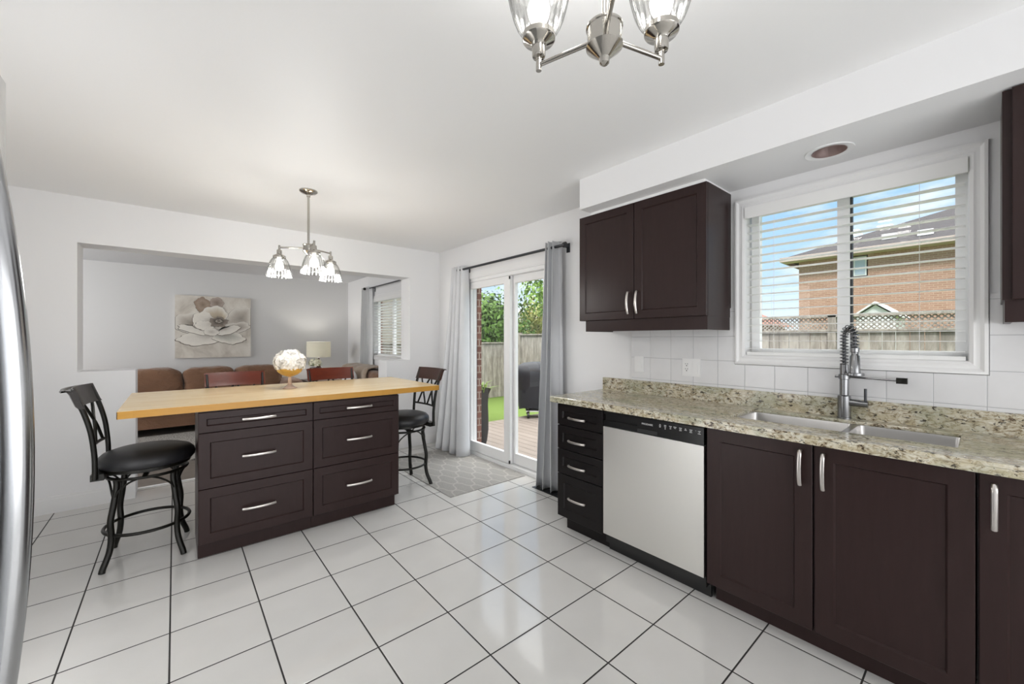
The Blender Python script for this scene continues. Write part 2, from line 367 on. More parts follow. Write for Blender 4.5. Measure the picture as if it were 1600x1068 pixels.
def holes(bm, xr, yr, zr, hs):
    """slab with rectangular openings (y0,y1,z0,z1)"""
    ys = sorted({yr[0], yr[1], *[h[0] for h in hs], *[h[1] for h in hs]}); zs = sorted({zr[0], zr[1], *[h[2] for h in hs], *[h[3] for h in hs]})
    ins = lambda a, b_: any(h[0] <= a <= h[1] and h[2] <= b_ <= h[3] for h in hs)
    ok = [[not ins((ys[i] + ys[i + 1]) / 2, (zs[j] + zs[j + 1]) / 2) for j in range(len(zs) - 1)] for i in range(len(ys) - 1)]
    V = {}
    def vert(k, i, j):
        if (k, i, j) not in V: V[(k, i, j)] = bm.verts.new((xr[k], ys[i], zs[j]))
        return V[(k, i, j)]
    g = lambda i, j: 0 <= i < len(ys) - 1 and 0 <= j < len(zs) - 1 and ok[i][j]
    for i in range(len(ys) - 1):
        for j in range(len(zs) - 1):
            if not ok[i][j]: continue
            bm.faces.new([vert(0, i, j), vert(0, i, j + 1), vert(0, i + 1, j + 1), vert(0, i + 1, j)])
            bm.faces.new([vert(1, i, j), vert(1, i + 1, j), vert(1, i + 1, j + 1), vert(1, i, j + 1)])
            if not g(i - 1, j): bm.faces.new([vert(0, i, j), vert(1, i, j), vert(1, i, j + 1), vert(0, i, j + 1)])
            if not g(i + 1, j): bm.faces.new([vert(0, i + 1, j), vert(0, i + 1, j + 1), vert(1, i + 1, j + 1), vert(1, i + 1, j)])
            if not g(i, j - 1): bm.faces.new([vert(0, i, j), vert(0, i + 1, j), vert(1, i + 1, j), vert(1, i, j)])
            if not g(i, j + 1): bm.faces.new([vert(0, i, j + 1), vert(1, i, j + 1), vert(1, i + 1, j + 1), vert(0, i + 1, j + 1)])
    return bm
def ring(bm, rect, prof, sides='lrtb'):
    """mitred moulding in an X=const plane: prof = [(outward offset, x)] closed loop"""
    y0, y1, z0, z1 = rect; L = []
    for o, x in prof:
        L.append([bm.verts.new((x, a, c)) for a, c in ((y0 - o, z0 - o), (y1 + o, z0 - o), (y1 + o, z1 + o), (y0 - o, z1 + o))])
    n = len(prof)
    for i in range(n):
        A, B = L[i], L[(i + 1) % n]
        for k in range(4): bm.faces.new((A[k], A[(k + 1) % 4], B[(k + 1) % 4], B[k]))
    bmesh.ops.recalc_face_normals(bm, faces=bm.faces); return bm
OFF = {}
def obj(name, bm, m, parent=None, smooth=None):
    off = OFF.get(parent.name, Vector()) if parent else Vector()
    if off.length: bmesh.ops.translate(bm, verts=bm.verts, vec=-off)
    bmesh.ops.recalc_face_normals(bm, faces=bm.faces)
    me = bpy.data.meshes.new(name); bm.to_mesh(me); bm.free()
    me.materials.append(M(m) if isinstance(m, str) else m)
    if smooth is not None:
        me.polygons.foreach_set('use_smooth', [True] * len(me.polygons)); me.set_sharp_from_angle(angle=math.radians(smooth))
    o = bpy.data.objects.new(name, me); COL.objects.link(o)
    if parent: o.parent = parent; OFF[o.name] = off
    return o
def thing(name, label, cat, loc=(0, 0, 0), rz=0, group=None, world=True):
    o = bpy.data.objects.new(name, None); COL.objects.link(o); o.location = loc; o.rotation_euler = (0, 0, rz)
    o.empty_display_size = .1; o['label'] = label; o['category'] = cat
    if group: o['group'] = group
    OFF[o.name] = Vector(loc) if world else Vector(); return o
def tag(o, label, cat, group=None):
    o['label'] = label; o['category'] = cat
    if group: o['group'] = group
    return o
def struct(name, bm, m, parent=None, smooth=None):
    o = obj(name, bm, m, parent, smooth)
    if not parent: o['kind'] = 'structure'
    return o
def snode(name, loc=(0, 0, 0)):
    o = bpy.data.objects.new(name, None); COL.objects.link(o); o.location = loc; o['kind'] = 'structure'; OFF[o.name] = Vector(loc); return o
def copy_tree(o, loc, rz, label, group=None):
    def rec(s, parent):
        c = s.copy(); COL.objects.link(c)
        if parent: c.parent = parent
        for ch in [q for q in bpy.data.objects if q.parent == s]: rec(ch, c)
        return c
    r = rec(o, None); r.location = loc; r.rotation_euler = (0, 0, rz); r['label'] = label
    if group: r['group'] = group
    return r

XW, YB, YF, ZC = 2.605, 4.55, 8.10, 2.42
# ================================================================== SETTING
struct('floor', box((-1.1, XW + .05), (-2.6, 4.80), (-.12, 0)), 'floor_tile')
struct('floor_living', box((-3.6, XW + .05), (4.80, YF + .1), (-.12, -.001)), 'living_floor_wood')
struct('ceiling', box((-1.1, XW + .1), (-2.6, 4.80), (ZC, ZC + .1)), 'ceiling_paint')
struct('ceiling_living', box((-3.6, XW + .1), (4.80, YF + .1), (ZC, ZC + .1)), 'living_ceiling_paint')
HW = (.05, .93, 1.215, 2.09); HD = (2.60, 3.93, 0.0, 2.0); HL = (5.45, 6.76, 1.02, 2.0)
bm = bmesh.new(); holes(bm, (XW, 2.70), (-2.6, YF + .1), (-.12, ZC), [HW, HD, HL]); struct('wall_right', bm, 'wall_paint')
bm = bmesh.new(); holes(bm, (2.70, 2.755), (-2.6, YF + .3), (-.3, 2.7), [(HW[0] + .0, HW[1] - .0, HW[2], HW[3]), (2.6, 3.83, -.05, 2.0), HL]); struct('wall_brick', bm, 'brick_house')
bm = bmesh.new()
bx(bm, (-1.1, -.58), (YB, 4.80), (0, ZC)); bx(bm, (-.58, -.25), (YB, 4.80), (0, 1.057)); bx(bm, (-.58, 2.2), (YB, 4.80), (2.063, ZC))
bx(bm, (1.905, 2.2), (YB, 4.80), (0, 1.057)); bx(bm, (2.2, XW), (YB, 4.80), (0, ZC)); struct('wall_back', bm, 'wall_paint')
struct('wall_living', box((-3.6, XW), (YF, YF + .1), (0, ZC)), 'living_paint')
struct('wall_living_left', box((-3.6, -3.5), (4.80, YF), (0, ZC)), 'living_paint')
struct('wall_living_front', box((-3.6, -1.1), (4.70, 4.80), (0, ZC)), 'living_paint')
struct('wall_left', box((-1.1, -1.0), (-2.5, YB), (0, ZC)), 'wall_paint')
struct('wall_rear', box((-1.1, XW), (-2.6, -2.5), (0, ZC)), 'wall_paint')
def soffit():
    bm = bmesh.new(); x0, x1, y0, y1, zb, cx, cy, r, h = 2.157, XW, -2.5, 1.83, 2.212, 2.402, .49, .0665, .13
    V = lambda x, y, z: bm.verts.new((x, y, z))
    N = 48; C_ = [V(cx + r * math.cos(2 * PI * k / N + PI / 4), cy + r * math.sin(2 * PI * k / N + PI / 4), zb) for k in range(N)]
    sq = [V(cx + a * h, cy + b_ * h, zb) for a, b_ in ((1, 1), (-1, 1), (-1, -1), (1, -1))]
    for q in range(4):
        for k in range(12): bm.faces.new((C_[q * 12 + k], C_[(q * 12 + k + 1) % N], sq[(q + 1) % 4] if k >= 6 else sq[q])) if k != 6 else (bm.faces.new((C_[q * 12 + 6], sq[q], sq[(q + 1) % 4])), bm.faces.new((C_[q * 12 + 6], C_[q * 12 + 7], sq[(q + 1) % 4])))
    ya, yb_, xa, xb_ = cy - h, cy + h, cx - h, cx + h
    for X, Y in (((x0, x1), (y0, ya)), ((x0, x1), (yb_, y1)), ((x0, xa), (ya, yb_)), ((xb_, x1), (ya, yb_))): bm.faces.new([V(X[0], Y[0], zb), V(X[1], Y[0], zb), V(X[1], Y[1], zb), V(X[0], Y[1], zb)])
    bm.faces.new([V(x0, y0, zb), V(x0, y1, zb), V(x0, y1, ZC), V(x0, y0, ZC)]); bm.faces.new([V(x0, y1, zb), V(x1, y1, zb), V(x1, y1, ZC), V(x0, y1, ZC)])
    bmesh.ops.remove_doubles(bm, verts=bm.verts, dist=1e-5); return bm
struct('soffit', soffit(), 'wall_paint')
bm = bmesh.new(); holes(bm, (2.592, XW), (-.7, 1.70), (.93, 1.447), [(-.006, .986, 1.159, 1.5)]); struct('wall_tiles', bm, 'wall_tile')
def board(name, x, y, horiz):
    bm = bmesh.new(); bx(bm, x, y, (0, .105)); 
    bx(bm, (x[0], x[1] - (.004 if horiz == 'y' else 0)) if horiz == 'y' else x, (y[0] + .004, y[1]) if horiz == 'x' else y, (.105, .125))
    return struct(name, bm, 'trim_white')
board('baseboard_left', (-1.0, -.25), (YB - .014, YB), 'x')
board('baseboard_back', (1.905, XW), (YB - .014, YB), 'x')
board('baseboard_right', (XW - .014, XW), (4.02, YB - .014), 'y')
board('baseboard_living', (-3.5, XW), (YF - .014, YF), 'x')
struct('trim_1', box((-.25, 1.905), (4.775, 4.815), (0, .006), .002), 'trim_white')

# ---- window over the sink
W1 = snode('window_1', (2.66, .49, 1.65))
bm = bmesh.new(); ring(bm, HW, [(-.004, 2.70), (-.004, 2.600), (0, 2.590), (.012, 2.584), (.022, 2.588), (.030, 2.588), (.042, 2.580), (.052, 2.583), (.056, 2.603)]); obj('casing', bm, 'trim_white', W1, 25)
bm = bmesh.new(); ring(bm, (.093, .872, 1.255, 2.045), [(0, 2.66), (.043, 2.66), (.043, 2.698), (0, 2.698)]); obj('frame', bm, 'vinyl_white', W1)
obj('mullion', box((2.652, 2.698), (.455, .507), (1.255, 2.045), .004), 'vinyl_white', W1)
obj('gasket_strip', box((2.655, 2.697), (.449, .455), (1.256, 2.044)), 'gasket', W1)
obj('pane', box((2.684, 2.688), (.507, .872), (1.255, 2.045)), 'window_glass', W1)
obj('pane', box((2.676, 2.680), (.093, .449), (1.255, 2.045)), 'window_glass', W1)
# ---- blind in that window
B1 = thing('window_blind', 'white horizontal slat blind, open, in the window over the sink', 'blind', (2.61, .49, 1.2))
obj('valance', box((2.578, 2.592), (.054, .926), (2.022, 2.088), .003), 'slat_white', B1)
bm = bmesh.new()
for i in range(17): 
    z = 1.256 + i * .0455
    a = box((2.596, 2.648), (.062, .918), (z - .0014, z + .0014))
    me = bpy.data.meshes.new('t'); a.to_mesh(me); a.free(); bm.from_mesh(me); bpy.data.meshes.remove(me)
obj('slats', bm, 'slat_white', B1); obj('bottom_rail', box((2.596, 2.648), (.06, .92), (1.218, 1.236), .004), 'slat_white', B1)
for y in (.20, .78):
    bm = bmesh.new(); tube(bm, [(2.596, y, 1.226), (2.595, y, 1.26), (2.595, y, 2.03)], .0010, 5); obj('ladder_cord', bm, 'slat_white', B1)
bm = bmesh.new(); tube(bm, [(2.585, .85, 2.02), (2.585, .848, 1.46)], .0028, 6); obj('tilt_wand', bm, 'vinyl_white', B1)

# ---- sliding patio door
D1 = snode('door_1', (2.65, 3.27, 0))
bm = bmesh.new()
for (o0, o1, x) in ((0, .075, 2.588), (.012, .06, 2.582)):
    bx(bm, (x, XW), (HD[1] + o0, HD[1] + o1), (0, HD[3] + o1)); bx(bm, (x, XW), (HD[0] - o1, HD[0] - o0), (0, HD[3] + o1)); bx(bm, (x, XW), (HD[0] - o0, HD[1] + o0), (HD[3] + o0, HD[3] + o1))
obj('casing', bm, 'trim_white', D1)
bm = bmesh.new(); bx(bm, (2.606, 2.704), (3.905, 3.93), (.0, 2.0)); bx(bm, (2.606, 2.704), (2.60, 2.635), (0, 2.0)); bx(bm, (2.606, 2.704), (2.635, 3.905), (1.965, 2.0)); bx(bm, (2.598, 2.74), (2.60, 3.93), (0, .035)); bx(bm, (2.66, 2.704), (3.845, 3.905), (0, 2.0)); obj('frame', bm, 'vinyl_white', D1)
def panel(y0, y1, x0, x1, sl, sr, name):
    bm = bmesh.new(); zt, zb, h, t = 1.963, .04, .105, .075
    bx(bm, (x0, x1), (y1 - sl, y1), (zb, zt)); bx(bm, (x0, x1), (y0, y0 + sr), (zb, zt)); bx(bm, (x0, x1), (y0 + sr, y1 - sl), (zb, zb + h)); bx(bm, (x0, x1), (y0 + sr, y1 - sl), (zt - t, zt)); bev(bm, .004, 1)
    o = obj(name, bm, 'vinyl_white', D1); xm = (x0 + x1) / 2
    obj('pane', box((xm - .003, xm + .003), (y0 + sr, y1 - sl), (zb + h, zt - t)), 'window_glass', o); return o
pl = panel(3.135, 3.904, 2.612, 2.65, .062, .098, 'sliding_panel'); panel(2.64, 3.19, 2.657, 2.695, .085, .06, 'fixed_panel')
bm = bmesh.new(); bx(bm, (2.598, 2.612), (3.868, 3.892), (.93, 1.15)); tube(bm, smoothpath([(2.605, 3.88, .95), (2.572, 3.88, .965), (2.565, 3.88, 1.04), (2.572, 3.88, 1.115), (2.605, 3.88, 1.13)]), .008, 8); obj('pull_handle', bm, 'white_plastic', pl, 40)
bm = bmesh.new(); bx(bm, (2.603, 2.612), (3.128, 3.142), (1.925, 1.955)); bx(bm, (2.600, 2.612), (3.128, 3.142), (.045, .075)); obj('latch', bm, 'black_plastic', pl)

# ---- living room window with blind
W2 = snode('window_2', (2.66, 6.1, 1.5))
bm = bmesh.new(); ring(bm, HL, [(-.004, 2.70), (-.004, 2.600), (0, 2.590), (.05, 2.588), (.056, 2.603)]); obj('casing', bm, 'trim_white', W2)
bm = bmesh.new(); ring(bm, (5.5, 6.70, 1.07, 1.95), [(0, 2.66), (.048, 2.66), (.048, 2.698), (0, 2.698)]); bx(bm, (2.66, 2.698), (6.06, 6.12), (1.07, 1.95)); obj('frame', bm, 'vinyl_white', W2)
obj('pane', box((2.684, 2.688), (5.5, 6.06), (1.07, 1.95)), 'window_glass', W2); obj('pane', box((2.684, 2.688), (6.12, 6.70), (1.07, 1.95)), 'window_glass', W2)
B2 = thing('window_blind', 'white slat blind in the living room window behind the half wall', 'blind', (2.62, 6.1, 1.03))
obj('valance', box((2.58, 2.592), (5.46, 6.75), (1.94, 1.998), .003), 'slat_white', B2)
bm = bmesh.new()
for i in range(19):
    z = 1.07 + i * .0455; bx(bm, (2.598, 2.648), (5.465, 6.745), (z - .0014, z + .0014))
for v in bm.verts: v.co.z += (2.623 - v.co.x) * .30
obj('slats', bm, 'slat_white', B2); obj('bottom_rail', box((2.598, 2.648), (5.465, 6.745), (1.026, 1.044), .004), 'slat_white', B2)

# ================================================================== KITCHEN CABINETS
def shaker(mapf, a0, a1, b0, b1, rail, th=.02, rec=.009, cham=.006):
    """door or drawer front: outer slab, mitred inner edge and a recessed panel; mapf(a,b,n) -> point, n out of the front"""
    bm = bmesh.new()
    def loop(i, n): return [bm.verts.new(mapf(*q, n)) for q in ((a0 + i, b0 + i), (a1 - i, b0 + i), (a1 - i, b1 - i), (a0 + i, b1 - i))]
    L = [loop(.002, 0), loop(0, .003), loop(0, th - .002), loop(.002, th), loop(rail, th), loop(rail + cham, th - rec)]
    bm.faces.new(L[0])
    for A, B in zip(L[:-1], L[1:]):
        for k in range(4): bm.faces.new((A[k], A[(k + 1) % 4], B[(k + 1) % 4], B[k]))
    bm.faces.new(L[-1]); return bm
def arch_pull(mapf, ca, cb, ln, vertical, th=.02, out=.026):
    bm = bmesh.new(); P = []
    for k in range(13):
        t = -1 + k / 6; h = out * (1 - .42 * t * t) + .004
        if k in (0, 12): P.append((t * ln / 2, 0.004))
        P.append((t * ln / 2 * .985, h)) if k not in (0, 12) else P.append((t * ln / 2, h - .003))
    P = sorted(P[:2], key=lambda q: q[1]) + P[2:-2] + sorted(P[-2:], key=lambda q: -q[1])
    pts = [mapf(ca if vertical else ca + s, cb + s if vertical else cb, th + h) for s, h in P]
    n0 = Vector(mapf(0, 0, 1)) - Vector(mapf(0, 0, 0))
    tube(bm, pts, .0075, 8, flat=.55, up=n0); return bm
mx_ = lambda X: (lambda a, b_, n: (X - n, a, b_))     # fronts that face -X: a = y
my_ = lambda Y: (lambda a, b_, n: (a, Y - n, b_))     # fronts that face -Y: a = x
CX = 2.04; mf = mx_(CX)
def carcass(x, y, z): return box(x, y, z, .001, 1)
# drawer base
C = thing('base_cabinet', 'narrow dark base cabinet with four drawers left of the dishwasher', 'cabinet', (2.3, 1.72, 0))
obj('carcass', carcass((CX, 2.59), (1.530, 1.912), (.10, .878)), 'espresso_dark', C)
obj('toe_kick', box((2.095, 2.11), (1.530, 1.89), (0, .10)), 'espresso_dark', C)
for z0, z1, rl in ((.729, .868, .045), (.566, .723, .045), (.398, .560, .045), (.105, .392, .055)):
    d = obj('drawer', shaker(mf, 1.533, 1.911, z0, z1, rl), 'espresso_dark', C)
    obj('handle', arch_pull(mf, 1.732, (z0 + z1) / 2 - .012 + (.012 if z1 - z0 > .2 else 0), .142, False), 'nickel', d, 40)
# dishwasher
D = thing('dishwasher', 'stainless dishwasher with black control panel under the granite counter', 'dishwasher', (2.3, 1.215, 0))
obj('body', box((2.045, 2.58), (.912, 1.522), (.06, .872)), 'black_plastic', D)
obj('door', box((2.014, 2.045), (.910, 1.521), (.122, .778), .006, 3), 'steel_dishwasher', D, 40)
obj('toe_kick', box((2.085, 2.10), (.905, 1.527), (0, .118)), 'black_plastic', D)
cp = bmesh.new()
bx(cp, (2.014, 2.045), (.910, 1.285), (.781, .868)); bx(cp, (2.034, 2.045), (1.285, 1.521), (.781, .868)); bx(cp, (2.014, 2.045), (1.285, 1.521), (.781, .815)); bx(cp, (2.014, 2.045), (1.285, 1.521), (.855, .868))
bev(cp, .0015, 1); cpo = obj('control_panel', cp, 'black_gloss', D)
obj('vent_slot', box((2.0128, 2.0145), (1.16, 1.282), (.785, .805)), 'dark_hole', cpo)
tx = bpy.data.curves.new('t', 'FONT'); tx.body = 'FRIGIDAIRE'; tx.size = .0135; tx.align_x = 'CENTER'; tx.extrude = .0002
to = bpy.data.objects.new('t', tx); COL.objects.link(to); bpy.context.view_layer.update()
tm = bpy.data.meshes.new_from_object(to.evaluated_get(bpy.context.evaluated_depsgraph_get())); bpy.data.objects.remove(to)
bm = bmesh.new(); bm.from_mesh(tm); bpy.data.meshes.remove(tm)
for v in bm.verts: v.co = Vector((2.0135 - v.co.z, 1.222 - v.co.x, .832 + v.co.y))
obj('brand_lettering', bm, 'print_white', cpo)
bm = bmesh.new(); rr = random.Random(3)
for y, nrow in ((1.145, 3), (1.115, 4), (1.085, 3), (1.06, 2), (1.03, 3), (1.003, 2), (.975, 3), (.95, 1), (.932, 3)):
    for k in range(nrow):
        wd = rr.uniform(.005, .017) if nrow > 1 else .002; z = .848 - k * .0065
        bx(bm, (2.0133, 2.0141), (y - wd / 2, y + wd / 2), (z - .0012, z + .0012))
obj('button_legend', bm, 'print_white', cpo)
# sink base
S = thing('base_cabinet', 'wide dark two-door base cabinet under the sink', 'cabinet', (2.3, .46, 0))
obj('carcass', carcass((CX, 2.59), (.026, .902), (.10, .64)), 'espresso', S)
obj('top_rail', box((CX, CX + .02), (.026, .902), (.64, .878)), 'espresso', S)
obj('toe_kick', box((2.095, 2.11), (.026, .885), (0, .10)), 'espresso', S)
for y0, y1, hy in ((.468, .898, .508), (.026, .461, .430)):
    d = obj('door', shaker(mf, y0, y1, .102, .876, .062), 'espresso', S); obj('handle', arch_pull(mf, hy, .772, .145, True), 'nickel', d, 40)
C3 = thing('base_cabinet', 'dark base cabinet at the right edge of the counter, door handle at its left', 'cabinet', (2.3, -.29, 0))
obj('carcass', carcass((CX, 2.59), (-.60, .022), (.10, .878)), 'espresso', C3); obj('toe_kick', box((2.095, 2.11), (-.60, .02), (0, .10)), 'espresso', C3)
d = obj('door', shaker(mf, -.595, .018, .102, .876, .058), 'espresso', C3); obj('handle', arch_pull(mf, -.014, .772, .145, True), 'nickel', d, 40)
# granite top with the sink cut-out and upstand
bm = bmesh.new()
def top_with_hole(bm, xr, yr, zr, h):
    t = bmesh.new(); holes(t, zr, yr, xr, [(h[2], h[3], h[0], h[1])])
    for v in t.verts: v.co = Vector((v.co.z, v.co.y, v.co.x))
    bmesh.ops.recalc_face_normals(t, faces=t.faces); bev(t, .004, 2)
    me = bpy.data.meshes.new('t'); t.to_mesh(me); t.free(); bm.from_mesh(me); bpy.data.meshes.remove(me)
top_with_hole(bm, (1.988, 2.604), (-.62, 1.955), (.903, .919), (2.165, 2.49, .07, .843))
bx(bm, (1.9885, 2.03), (-.62, 1.9545), (.879, .9035)); bx(bm, (2.03, 2.6), (1.914, 1.9545), (.879, .9035))
CT = obj('countertop', bm, 'granite'); tag(CT, 'speckled beige granite countertop with a short upstand along the wall', 'countertop')
obj('upstand', box((2.575, 2.604), (-.62, 1.95), (.919, 1.012), .002), 'granite', CT)
# sink
SK = thing('sink', 'stainless double-bowl undermount sink below the window', 'sink', (2.33, .46, .7))
def bowl(y0, y1, zb):
    bm = bmesh.new(); L = []
    def rr_(x0, x1, ya, yb, r, z):
        out = []
        for cx, cy, a in ((x1 - r, yb - r, 0), (x0 + r, yb - r, 90), (x0 + r, ya + r, 180), (x1 - r, ya + r, 270)):
            for k in range(5):
                t = math.radians(a + k * 22.5); out.append(bm.verts.new((cx + r * math.cos(t), cy + r * math.sin(t), z)))
        return out
    x0, x1 = 2.160, 2.495
    for i, r, z in ((-.012, .03, .9025), (0, .02, .9025), (.002, .02, .894), (.006, .025, zb + .02), (.012, .03, zb + .006), (.03, .03, zb), (.03, .03, zb - .004), (.004, .02, zb - .004), (-.003, .02, .894), (-.012, .03, .900)):
        L.append(rr_(x0 + i, x1 - i, y0 + i, y1 - i, r, z))
    n = len(L)
    for i in range(n):
        if i == 5: continue
        A, B = L[i], L[(i + 1) % n]
        for k in range(20): bm.faces.new((A[k], A[(k + 1) % 20], B[(k + 1) % 20], B[k]))
    bm.faces.new(L[5]); bm.faces.new(L[6]); return bm
for y0, y1 in ((.418, .848), (.065, .394)):
    q = obj('bowl', bowl(y0, y1, .70), 'steel_sink', SK, 40)
    dr = bmesh.new(); lathe(dr, [(0, .706), (.03, .706), (.042, .7045), (.045, .7005)], 24, (2.33, (y0 + y1) / 2, 0)); obj('drain', dr, 'nickel_polished', q, 40)
# faucet
FX, FY = 2.545, .459
F = thing('faucet', 'tall brushed steel spring-neck kitchen faucet behind the sink', 'faucet', (FX, FY, .919))
bm = bmesh.new(); lathe(bm, [(.029, .9195), (.029, .925), (.0265, .927), (.0265, 1.030), (.022, 1.033), (.0185, 1.035), (.0185, 1.112), (.0225, 1.114), (.0225, 1.136), (.0175, 1.138), (.0175, 1.185), (.014, 1.187)], 28, (FX, FY, 0)); obj('body', bm, 'faucet_steel', F, 40)
dirv = Vector((-.70, -.71, 0)).normalized()     # the hose arches over the sink
def fp(s, z): return Vector((FX, FY, 0)) + dirv * s + Vector((0, 0, z))
arc = [fp(0, 1.185), fp(0, 1.25), fp(0, 1.325)] + [fp(.034 - .034 * math.cos(a), 1.325 + .040 * math.sin(a)) for a in [PI * k / 8 for k in range(1, 8)]] + [fp(.068, 1.325), fp(.068, 1.265)]
arc = smoothpath(arc, 6)
bm = bmesh.new(); tube(bm, arc, .0075, 10); obj('hose', bm, 'dark_metal', F, 60)
L = [0]
for a, b_ in zip(arc[:-1], arc[1:]): L.append(L[-1] + (b_ - a).length)
sp = []; turns = 20
for k in range(turns * 12 + 1):
    s = k / (turns * 12) * L[-1]; i = max(j for j in range(len(L)) if L[j] <= s + 1e-9); i = min(i, len(arc) - 2)
    f = (s - L[i]) / (L[i + 1] - L[i]); p = arc[i].lerp(arc[i + 1], f); t = (arc[i + 1] - arc[i]).normalized()
    side = t.cross(Vector((-dirv.y, dirv.x, 0))).normalized(); bn = t.cross(side); a = 2 * PI * k / 12
    sp.append(p + .0155 * (math.cos(a) * side + math.sin(a) * bn))
bm = bmesh.new(); tube(bm, sp, .0026, 6); obj('spring', bm, 'faucet_steel', F, 60)
hp = fp(.068, 0)
bm = bmesh.new(); lathe(bm, [(.011, 1.275), (.0175, 1.268), (.0175, 1.250), (.014, 1.247), (.014, 1.236), (.019, 1.230), (.021, 1.158), (.022, 1.150), (.035, 1.148), (.036, 1.138), (.028, 1.133), (0, 1.132)], 24, (hp.x, hp.y, 0)); obj('spray_head', bm, 'faucet_steel', F, 40)
bm = bmesh.new(); tube(bm, [(FX, FY, 1.125), (FX, FY - .20, 1.120)], .0046, 8); tube(bm, [(FX, FY + .015, 1.125), (FX, FY + .036, 1.125)], .006, 8); obj('holder_arm', bm, 'faucet_steel', F, 40)
obj('holder_end', box((FX - .012, FX + .012), (FY - .225, FY - .188), (1.107, 1.133), .002), 'black_metal', F)
bm = bmesh.new(); tube(bm, [(FX, FY - .02, 1.0), (FX, FY - .058, .998), (FX, FY - .0581, .998), (FX, FY - .09, .997)], [.017, .017, .0155, .0155], 18); obj('valve', bm, 'faucet_steel', F, 40)
bm = bmesh.new(); tube(bm, [(FX, FY - .080, 1.005), (FX, FY - .080, 1.072)], .0058, 10); obj('lever', bm, 'dark_metal', F, 40)

# upper cabinets
UX = 2.292; uf = mx_(UX)
U = thing('wall_cabinet', 'dark two-door wall cabinet hanging left of the kitchen window', 'cabinet', (2.44, 1.47, 1.44))
obj('carcass', carcass((UX, XW), (1.012, 1.931), (1.443, 2.196)), 'espresso', U)
for y0, y1, hy in ((1.478, 1.930, 1.512), (1.013, 1.473, 1.447)):
    d = obj('door', shaker(uf, y0, y1, 1.444, 2.195, .052), 'espresso', U); obj('handle', arch_pull(uf, hy, 1.548, .142, True), 'nickel', d, 40)
bm = bmesh.new(); bx(bm, (2.29, 2.308), (1.014, 1.885), (1.366, 1.443)); bx(bm, (2.308, XW - .012), (1.014, 1.032), (1.366, 1.443)); bx(bm, (2.308, XW - .012), (1.867, 1.885), (1.366, 1.443)); obj('light_valance', bm, 'espresso', U)
obj('filler_strip', box((2.275, XW), (1.02, 1.828), (2.196, 2.212)), 'trim_white', U)
U2 = thing('wall_cabinet', 'dark wall cabinet at the right edge, beside the kitchen window', 'cabinet', (2.44, -.33, 1.44))
obj('carcass', carcass((UX + .006, XW), (-.64, -.034), (1.452, 2.208)), 'espresso', U2)
d = obj('door', shaker(mx_(UX + .006), -.34, -.056, 1.453, 2.207, .052), 'espresso', U2); obj('handle', arch_pull(mx_(UX + .006), -.30, 1.555, .142, True), 'nickel', d, 40)
d = obj('door', shaker(mx_(UX + .006), -.638, -.345, 1.453, 2.207, .052), 'espresso', U2); obj('handle', arch_pull(mx_(UX + .006), -.385, 1.555, .142, True), 'nickel', d, 40)
bm = bmesh.new(); bx(bm, (2.30, 2.318), (-.62, -.04), (1.372, 1.452)); bx(bm, (2.318, XW - .012), (-.058, -.04), (1.372, 1.452)); obj('light_valance', bm, 'espresso', U2)
# outlets
def plate(y0, y1, z0, z1, nm, label):
    t = thing(nm, label, 'outlet' if 'outlet' in nm else 'switch', (2.592, (y0 + y1) / 2, z0))
    obj('cover_plate', box((2.586, 2.592), (y0, y1), (z0, z1), .002), 'white_plastic', t); return t
t = plate(1.600, 1.672, 1.070, 1.186, 'wall_switch', 'single white wall plate on the tiles at the left end of the counter')
obj('rocker', box((2.584, 2.587), (1.619, 1.653), (1.095, 1.161), .001), 'white_plastic', t)
t = plate(1.190, 1.310, 1.068, 1.184, 'wall_outlet', 'double white wall plate with outlet and rocker switch on the tiles')
rc = obj('receptacle', box((2.584, 2.587), (1.263, 1.297), (1.093, 1.159), .001), 'white_plastic', t)
bm = bmesh.new()
for z in (1.110, 1.143):
    bx(bm, (2.5835, 2.585), (1.286, 1.2885), (z + .002, z + .01)); bx(bm, (2.5835, 2.585), (1.272, 1.2745), (z + .002, z + .01)); bx(bm, (2.5835, 2.585), (1.277, 1.283), (z - .009, z - .003))
obj('slots', bm, 'dark_hole', rc)
bm = box((2.582, 2.587), (1.203, 1.237), (1.093, 1.159), .001); obj('rocker', bm, 'white_plastic', t)

# ================================================================== ISLAND
IY = 2.995; jf = my_(IY)
I1 = thing('island_cabinet', 'left dark three-drawer cabinet of the island, base panel down to the floor', 'cabinet', (.41, 3.2, 0))
obj('carcass', carcass((.104, .724), (IY, 3.455), (.095, .880)), 'espresso', I1)
bm = bmesh.new(); bx(bm, (.104, .724), (3.035, 3.05), (0, .095)); bx(bm, (.104, .122), (3.05, 3.45), (0, .095)); obj('base_panel', bm, 'espresso', I1)
I2 = thing('island_cabinet', 'right dark three-drawer cabinet of the island with recessed toe kick', 'cabinet', (1.04, 3.2, 0))
obj('carcass', carcass((.726, 1.344), (IY, 3.455), (.095, .880)), 'espresso', I2)
obj('toe_kick', box((.726, 1.335), (3.035, 3.05), (0, .095)), 'espresso', I2)
for C_, x0, x1, hx in ((I1, .105, .722, .41), (I2, .728, 1.343, 1.036)):
    for z0, z1, rl in ((.757, .876, .038), (.425, .753, .055), (.1, .421, .055)):
        d = obj('drawer', shaker(jf, x0, x1, z0, z1, rl), 'espresso', C_); obj('handle', arch_pull(jf, hx, (z0 + z1) / 2, .178, False), 'nickel', d, 40)
bm = box((-.236, 1.70), (2.975, 3.955), (.884, .925), .002, 1)
IT = obj('island_worktop', bm, 'butcher_block'); tag(IT, 'long butcher-block worktop with amber edges, top paled by painted gloss, on the island', 'worktop')
bm = bmesh.new()
